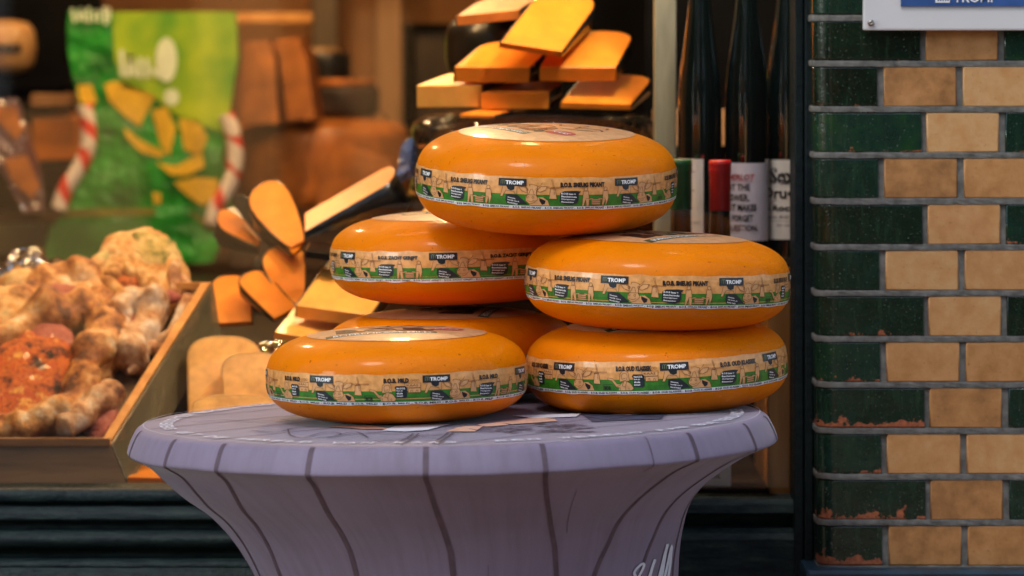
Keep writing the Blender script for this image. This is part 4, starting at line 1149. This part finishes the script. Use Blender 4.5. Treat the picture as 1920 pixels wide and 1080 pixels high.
q = MB(); q.blob(PB(120, 570, .045), (.06, .055, .03), 'crust', .3, 26, Rt, 30); q.build('dough_centre', r2)
q = MB(); q.blob(PB(118, 556, .01), (.034, .024, .012), 'salami', .25, 40, Rt, 26); q.build('ham_slice', r2)
recentre(r2, PB(120, 640))
r3 = bread('floury white twisted bread right of the second one')
q = MB(); rope(q, [(214,600),(236,576),(262,566),(284,580),(270,618),(250,650),(232,690)], 35*k, 'crust_flour', False, .015, .014)
rope(q, [(200,670),(225,640),(236,600)], 33*k, 'crust_flour', False, .03, .014); q.build('dough_twist', r3)
q = MB(); q.blob(PB(262, 612, .045), (.03, .045, .022), 'salami', .3, 34, Rt, 26); q.build('ham_slice', r3)
recentre(r3, PB(240, 690))
r4 = bread('tallest bread at the back of the crate, green herbs on its melted top')
q = MB(); q.blob(PB(262, 530, .05), (.075, .11, .03), 'crust_gold', .22, 16, Rt, 40); q.build('dough_body', r4)
q = MB(); q.blob(PB(284, 483, .03), (.044, .050, .024), 'herbs', .2, 26, Matrix.Rotation(math.radians(42), 3, 'X')@Matrix.Rotation(.5, 3, 'Z'), 32); q.build('herb_topping', r4)
q = MB(); rope(q, [(160,520),(184,492),(206,478),(236,480),(268,500),(300,520)], 14*k, 'crust_gold', False, .02, .003); rope(q, [(200,520),(222,506),(252,512),(282,532),(296,556)], 14*k, 'crust_gold', False, .0, .003, .35)
rope(q, [(318,500),(338,535),(350,575),(340,618),(308,650),(286,655)], 19*k, 'crust_flour', False, .03, .005, .2); rope(q, [(190,520),(224,548),(232,575)], 18*k, 'crust_gold', False, .01, .003); q.build('dough_twist', r4)
q = MB(); q.blob(PB(298, 556, .0), (.032, .012, .012), 'salami', .3, 40, Rt, 22); q.build('salami_slice', r4)
q = MB(); q.blob(PB(246, 528, .01), (.026, .014, .01), 'filling', .3, 40, Rt, 22); q.build('filling', r4)
recentre(r4, PB(270, 650))
r5 = bread('small roll end lying low in the crate corner')
q = MB(); rope(q, [(108,808),(140,790),(172,766),(198,744),(216,724)], 26*k, 'crust_flour', False, -.015, .005); q.build('dough_twist', r5)
recentre(r5, PB(150, 800))
r6 = bread('pale flat bread at the left edge of the photo with an orange top')
q = MB(); q.blob(PB(12, 592, .03), (.055, .06, .03), 'crust_gold', .18, 20, Rt, 32, 4); q.build('dough_body', r6)
q = MB(); q.blob(PB(34, 540, .05), (.036, .032, .028), 'crust_gold', .25, 30, Rt, 30, 9); q.build('dough_knob', r6)
recentre(r6, PB(12, 640))
r7 = bread('red-brown bread end deep in the crate beside the wooden rim')
q = MB(); q.blob(PB(196, 800, .02), (.03, .035, .02), 'salami', .3, 30, Rt, 26, 2); q.build('dough_body', r7)
q = MB(); rope(q, [(290,640),(262,672),(240,700)], 13*k, 'crust_flour', False, .02, .004); q.build('dough_tip', r7)
recentre(r7, PB(200, 815))
# crumpled foil
q = MB()
for c, r, s in (((30, 512), .030, 1), ((62, 502), .034, 2), ((96, 512), .026, 3), ((4, 520), .02, 4)):
    q.blob(PB(*c, .07), (r, r*.8, r*1.0), 'foil', .5, 34, Rt, 36, s)
tag(q.build('foil_wrap'), 'crumpled silver foil wrapping behind the breads', 'foil')

# ------------------------------------------------------------------ back of the shop
YG = 2.650
bag = thing('gift_bag', 'bright green printed bag with yellow cheese slices and red and white striped handles', 'bag')
outl = [(130,18),(250,24),(440,22),(444,60),(446,110),(438,160),(430,210),(424,250),(415,300),(432,350),(440,400),(420,445),(398,492),(240,500),(75,498),(92,440),(118,395),(146,340),(168,290),(160,240),(150,200),(138,150),(128,100),(126,50)]
q = MB(); n = len(outl)
front = [P(x, y, YG) for x, y in outl]; back = [P(x, y, YG+.07) for x, y in outl]
q.prism(front, (0, .07, 0), 'bag_green'); q.build('paper_body', bag)
A = Art(9)
for L, m in (([(210,22),(440,22),(444,60),(446,110),(438,160),(430,210),(420,250),(380,235),(330,215),(280,175),(230,165),(215,110)], 'bag_lime'),
             ([(145,160),(172,158),(182,190),(168,200),(150,190)], 'bag_yellow'),
             ([(195,158),(212,152),(240,156),(292,180),(262,236),(240,222),(205,190)], 'bag_yellow'),
             ([(284,206),(312,200),(330,240),(318,292),(300,270)], 'bag_yellow'),
             ([(232,238),(262,262),(312,286),(300,296),(262,284),(236,256)], 'bag_yellow'),
             ([(335,222),(372,226),(390,258),(375,292),(345,280)], 'bag_yellow'), ([(292,304),(330,312),(378,284),(384,312),(350,330),(320,328)], 'bag_yellow'),
             ([(326,342),(368,332),(410,336),(408,370),(380,386),(350,366)], 'bag_yellow'), ([(286,360),(302,362),(302,384),(288,380)], 'bag_yellow'),
             ([(118,392),(290,390),(292,404),(112,408)], 'olive'), ([(96,420),(282,412),(282,452),(84,470)], 'bag_pale'), ([(350,395),(395,412),(410,440),(380,420)], 'olive'),
             ([(84,470),(282,456),(282,495),(78,494)], 'bag_pale')):
    A.poly(L, m, 1)
for L in ([(136,18),(140,40)], [(148,36),(152,16),(158,38)], [(166,16),(166,40)], [(176,38),(178,22),(186,22),(186,40)], [(196,14),(198,44)], [(204,16),(204,36)]): A.line(L, 6, 'bag_white', 3)
for L in ([(228,96),(230,140)], [(240,142),(244,104),(252,140)], [(262,110),(262,144)], [(276,112),(276,144)], [(286,130),(296,142)]): A.line(L, 9, 'bag_white', 3)
A.ell(312, 112, 20, 42, 'bag_white', 3, 20); A.ell(322, 182, 14, 16, 'bag_white', 2, 16)
q = MB(); A.emit(q, lambda u, v, l: P(u, v, YG-.002-l*.0015)); q.build('bag_print', bag, fix=False)
for L in ([(158,196),(164,225),(166,262),(160,292),(142,325),(124,352),(110,392)], [(424,214),(436,248),(442,290),(436,330),(422,362),(406,388),(398,420)]):
    q = MB(); q.tube(catmull([P(x, y, YG-.025) for x, y in L], 12), .0150, 'cord', 16, uvlen=13.5); q.build('handle', bag)
recentre(bag, P(240, 500, YG))
# left: dark cabinet with goods
cb = thing('shop_cabinet', 'near-black cabinet with shelves at the left of the shop', 'cabinet')
q = MB(); q.box((sx(-300, 3.000), 2.980, 1.151), (sx(190, 3.000), 3.020, 1.75), 'dark_room'); q.build('back_panel', cb)
for py in (157, 312, 402):
    q = MB(); q.box((sx(-300, 2.800), 2.750, sz(py+11, 2.800)), (sx(128, 2.800), 2.979, sz(py-5, 2.800)), 'dark_room' if py != 402 else 'wood_dark', .002); q.build('shelf', cb)
q = MB(); q.box((sx(58, 2.760), 2.750, sz(200, 2.760)), (sx(134, 2.760), 2.900, sz(176, 2.760)), 'wood_x', .003); q.build('drawer_front', cb)
q = MB(); q.box((sx(-300, 2.700), 2.680, sz(478, 2.700)), (sx(88, 2.700), 2.740, sz(418, 2.700)), 'olive_dark', .003); q.build('lower_front', cb)
recentre(cb, (sx(0, 2.900), 2.900, 1.21))
j = thing('cheese_ball', 'beige round packed cheese with dark lettering on the upper left shelf', 'cheese')
q = MB(); q.lathe([(.02, -.052), (.05, -.046), (.062, -.03), (.066, 0), (.062, .03), (.05, .046), (.02, .052)], 'ch_beige', 40, P(4, 88, 2.850)); q.build('rind', j)
A = Art(.01)
A.text('Kaas', -.03, -.012, .075, .026, 'black_ink', 1, .05)
q = MB(); cc = P(4, 88, 2.850); A.emit(q, lambda u, v, l: cc+Vector((.0675*math.sin(u/.066), -.0675*math.cos(u/.066), v))); q.build('lettering', j, fix=False)
recentre(j, P(4, 150, 2.850))
slab('square orange cheese block on the left shelf beside the green bag', P(60,224,2.780), P(146,220,2.780), P(60,214,2.860), .08, .08, flesh='ch_deep', rind=None, rho=.1, down=(0, 0, -1), group='goods on the left shelves')
pk = thing('wrapped_package', 'slanting orange and violet wrapped package at the left edge', 'package', group='goods on the left shelves')
q = MB(); q.prism([P(-60,190,2.650), P(30,185,2.650), P(52,250,2.650), P(78,330,2.650), (P(84,395,2.650)), P(45,400,2.650), P(10,330,2.650), P(-50,260,2.650)], (0, .05, 0), 'violet_wrap'); q.build('wrapper', pk)
A = Art(9)
A.poly([(-50,200),(30,200),(44,245),(30,262),(0,230)], 'ch_brown', 1); A.poly([(8,300),(50,290),(76,350),(60,372),(24,340)], 'ch_brown', 1); A.poly([(40,262),(56,262),(80,330),(66,330)], 'wine_ink', 1)
q = MB(); A.emit(q, lambda u, v, l: P(u, v, 2.645)); q.build('wrapper_print', pk, fix=False)
recentre(pk, P(40, 400, 2.650))
# big brown cheeses and standing blocks in the middle
G4 = 'tall brown cheese blocks standing on the big wheel'
for lab, L in (('left standing brown cheese block beside the green bag', [(452,232),(522,232),(516,110),(500,75),(456,80)]), ('middle standing brown cheese block, leaning to a point', [(524,230),(552,230),(540,100),(510,78)]),
               ('right standing brown cheese block with a slanted side', [(540,226),(590,222),(578,120),(560,70),(520,72)])):
    t = thing('cheese_block', lab, 'cheese', (0, 0, 0), G4); y = 2.700 if 'middle' not in lab else 2.750
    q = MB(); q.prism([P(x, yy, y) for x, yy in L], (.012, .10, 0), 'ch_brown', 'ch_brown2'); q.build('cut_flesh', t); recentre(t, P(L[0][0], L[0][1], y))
wheel('huge orange-brown cheese wheel in the middle of the shop', 600, 312, 2.920, .174, .182, 'ch_brown', n=6, cat='cheese')
t = thing('cheese_block', 'broad brown cheese quarter leaning against the huge wheel', 'cheese'); q = MB(); q.prism([P(592,400,2.680), P(742,330,2.680), P(730,300,2.680), P(640,268,2.680), P(604,300,2.680)], (.0, .05, 0), 'ch_brown'); q.build('cut_flesh', t); recentre(t, P(600, 400, 2.680))
wheel('upper dark cheese wheel behind the standing blocks', 612, 128, 3.200, .049, .067, 'rind_black', n=7)
wheel('lower dark cheese wheel with a tan cut top, right of the standing blocks', 644, 188, 3.100, .071, .061, 'rind_brown', n=7)
c = P(644, 160, 3.100); q = MB(); q.lathe([(.001, 0), (.062, 0), (.064, .003), (.064, .010), (.061, .012), (.001, .012)], 'ch_brown', 48, c); tag(q.build('cheese_slice'), 'tan round slice lying on the lower dark wheel', 'cheese')
c = P(600, 106, 3.200); q = MB(); q.lathe([(.001, 0), (.036, 0), (.038, .003), (.038, .014), (.034, .017), (.001, .017)], 'ch_beige', 40, c); tag(q.build('cheese_slice'), 'small grey-beige round slice lying on the upper dark wheel', 'cheese')
# shelf carrying them, wooden beam, wall strips, chalkboard
q = MB(); q.box((sx(446, 3.000), 2.760, 1.151), (sx(752, 3.000), 3.200, sz(384, 2.920)), 'wood_dark', .004); tag(q.build('wooden_stand'), 'dark wooden stand under the huge brown cheese wheel', 'stand')
q = MB(); q.box((sx(505, 3.300), 3.080, sz(384, 2.920)+.001), (sx(725, 3.300), 3.320, sz(216, 3.100)-.001), 'wood_x', .004); tag(q.build('wooden_shelf_box'), 'brown wooden box carrying the dark wheels behind the huge one', 'box')
q = MB(); q.box((sx(380, 3.200), 3.180, sz(42, 3.200)), (sx(585, 3.200), 3.260, sz(24, 3.200)), 'wood', .003); tag(q.build('wooden_beam'), 'orange-brown wooden beam above the standing blocks', 'beam')
q = MB(); q.box((sx(585, 4.000), 4.000, 1.2), (sx(632, 4.000), 4.095, 2.4), 'grey_brown', .004); tag(q.build('wall_pilaster'), 'greyish pilaster on the brown back wall', 'pilaster')
q = MB(); q.box((sx(704, 3.900), 3.940, 1.2), (sx(752, 3.900), 4.095, 2.4), 'wood_tan', .004); tag(q.build('wooden_door_post'), 'light brown door post left of the dark panel', 'door post')
cbd = thing('chalkboard', 'black-framed dark board on the back wall behind the piled cheese', 'board')
x0, x1, z1, z0 = sx(755, 3.300), sx(1260, 3.300), sz(44, 3.300), sz(420, 3.300)
q = MB(); q.box((x0, 3.320, z0), (x1, 3.340, z1), 'board_brown'); q.build('panel', cbd)
q = MB(); q.box((x0, 3.300, z0), (x0+.022, 3.350, z1), 'dark_room', .002); q.box((x0+.0225, 3.300, z1-.014), (x1, 3.350, z1), 'dark_room', .002); q.build('frame', cbd)
recentre(cbd, (x0, 3.320, z0))
q = MB(); q.box((sx(985, 1.7), 1.70, 1.21), (sx(1228, 1.7), 1.72, 2.1), 'dark_room'); tag(q.build('dark_screen'), 'black partition screen behind the right half of the cheese pile', 'screen')
# ------------------------------------------------------------------ street behind the viewer, lamps, light, camera
op = thing('opposite_house', 'brick house row across the street behind the viewer', 'building')
q = MB(); q.box((-14, -16, 0), (14, -15, 7.5), 'facade'); q.build('wall', op)
for i in range(-4, 5):
    for z in (1.0, 4.2):
        q = MB(); q.box((i*3-.6, -14.99, z), (i*3+.6, -14.95, z+1.9), 'label_white' if (i+int(z)) % 3 == 0 else 'dark_room'); q.build('window', op)
for x0, x1, z0, z1 in ((-2.7, -1.75, .1, 1.25), (-1.5, -1.1, .5, 1.9), (-.75, -.5, .9, 1.7)):
    q = MB(); q.box((x0, -14.985, z0), (x1, -14.94, z1), 'haze_glow'); q.build('glow_panel', op)  # glowing panels added out of view, mirrored in the pane as warm haze
recentre(op, (0, -15.5, 0))
cb2 = thing('glow_panel_block', 'corner building down the street with a tall lit glass front', 'building')
q = MB(); q.box((-25, -15, 0), (-21, -5.5, 11), 'facade'); q.build('wall', cb2)  # unseen block added to carry the glowing panel
q = MB(); q.box((-21.0, -13.2, 3.6), (-20.9, -8.0, 8.8), 'streak_glow'); q.build('glow_panel', cb2)  # added emitter in place of bright sky at the street end
recentre(cb2, (-23, -10.5, 0))
LAMPS = [(-1.15,.75,2.3,7.5),(-.75,.95,2.35,8),(-.35,.72,2.3,9),(.0,.95,2.3,4.5),(.12,.72,2.2,5),(-.9,2.3,2.45,18),(-.2,2.4,2.45,18),(.30,.56,2.2,14)]  # last entry is an extra cooler lamp, added to brighten the wine labels
shade = None
for i, (x, y, z, e) in enumerate(LAMPS):
    if shade is None:
        lp = thing('ceiling_spot', 'small warm ceiling spot lamp lighting the display', 'lamp', (x, y, z), 'warm spot lamps in the shop ceiling')
        q = MB(); rows = [[Vector((r*math.cos(2*PI*k/24), r*math.sin(2*PI*k/24), zz)) for k in range(24)] for r, zz in ((.055, -.02), (.05, .05), (.03, .09), (.008, .10), (.008, .25))]
        q.grid(rows, 'steel', True, True); sh = q.build('lamp_shade', lp); shade = lp; lp0 = lp
    else:
        lp = lp0.copy(); COL.objects.link(lp); lp.location = (x, y, z)
        c = sh.copy(); COL.objects.link(c); c.parent = lp
    l = bpy.data.lights.new('spot_bulb', 'POINT'); l.energy = e*LK; l.color = (1, .60, .27) if x < .3 else (1, .86, .74); l.shadow_soft_size = .035
    lo = bpy.data.objects.new('spot_bulb', l); COL.objects.link(lo); lo.location = (x, y, z-.02)
w = bpy.data.worlds.new('World'); SC.world = w; w.use_nodes = True; nt = w.node_tree
sky = nt.nodes.new('ShaderNodeTexSky'); sky.sky_type = 'NISHITA'; sky.sun_disc = False
EL, AZ = math.radians(58), math.radians(212)      # azimuth measured clockwise from +Y: light from the street side, upper left
sky.sun_elevation = EL; sky.sun_rotation = AZ; sky.dust_density = 1.5; sky.air_density = 1.3
bg = nt.nodes['Background']; bg.inputs['Strength'].default_value = .15
nt.links.new(sky.outputs['Color'], bg.inputs['Color'])
sl_ = bpy.data.lights.new('sun', 'SUN'); sl_.energy = .85; sl_.angle = math.radians(14); sl_.color = (1, .93, .84)
so = bpy.data.objects.new('sun', sl_); COL.objects.link(so)
sd = Vector((math.sin(AZ)*math.cos(EL), math.cos(AZ)*math.cos(EL), math.sin(EL)))
so.rotation_euler = sd.to_track_quat('Z', 'Y').to_euler(); so.location = sd*8
cam = bpy.data.cameras.new('camera'); co = bpy.data.objects.new('camera', cam); COL.objects.link(co); SC.camera = co
co.location = (0, -D, ZC); co.rotation_euler = (PI/2, 0, 0)
cam.sensor_width = 36; cam.lens = F*36/1920; cam.shift_y = -(540-YH)/1920; cam.clip_end = 300; cam.clip_start = .1
cam.dof.use_dof = True; cam.dof.focus_distance = 6.0; cam.dof.aperture_fstop = (cam.lens/1000)/.038
SC.view_settings.view_transform = 'Standard'; SC.view_settings.look = 'None'; SC.view_settings.gamma = 1
SC.view_settings.exposure = EXPO
SC.render.resolution_x = 1024; SC.render.resolution_y = 576
SC.render.engine = 'CYCLES'
SC.cycles.use_denoising = True
for ob in [o for o in bpy.data.objects if '_m' in o]: del ob['_m']
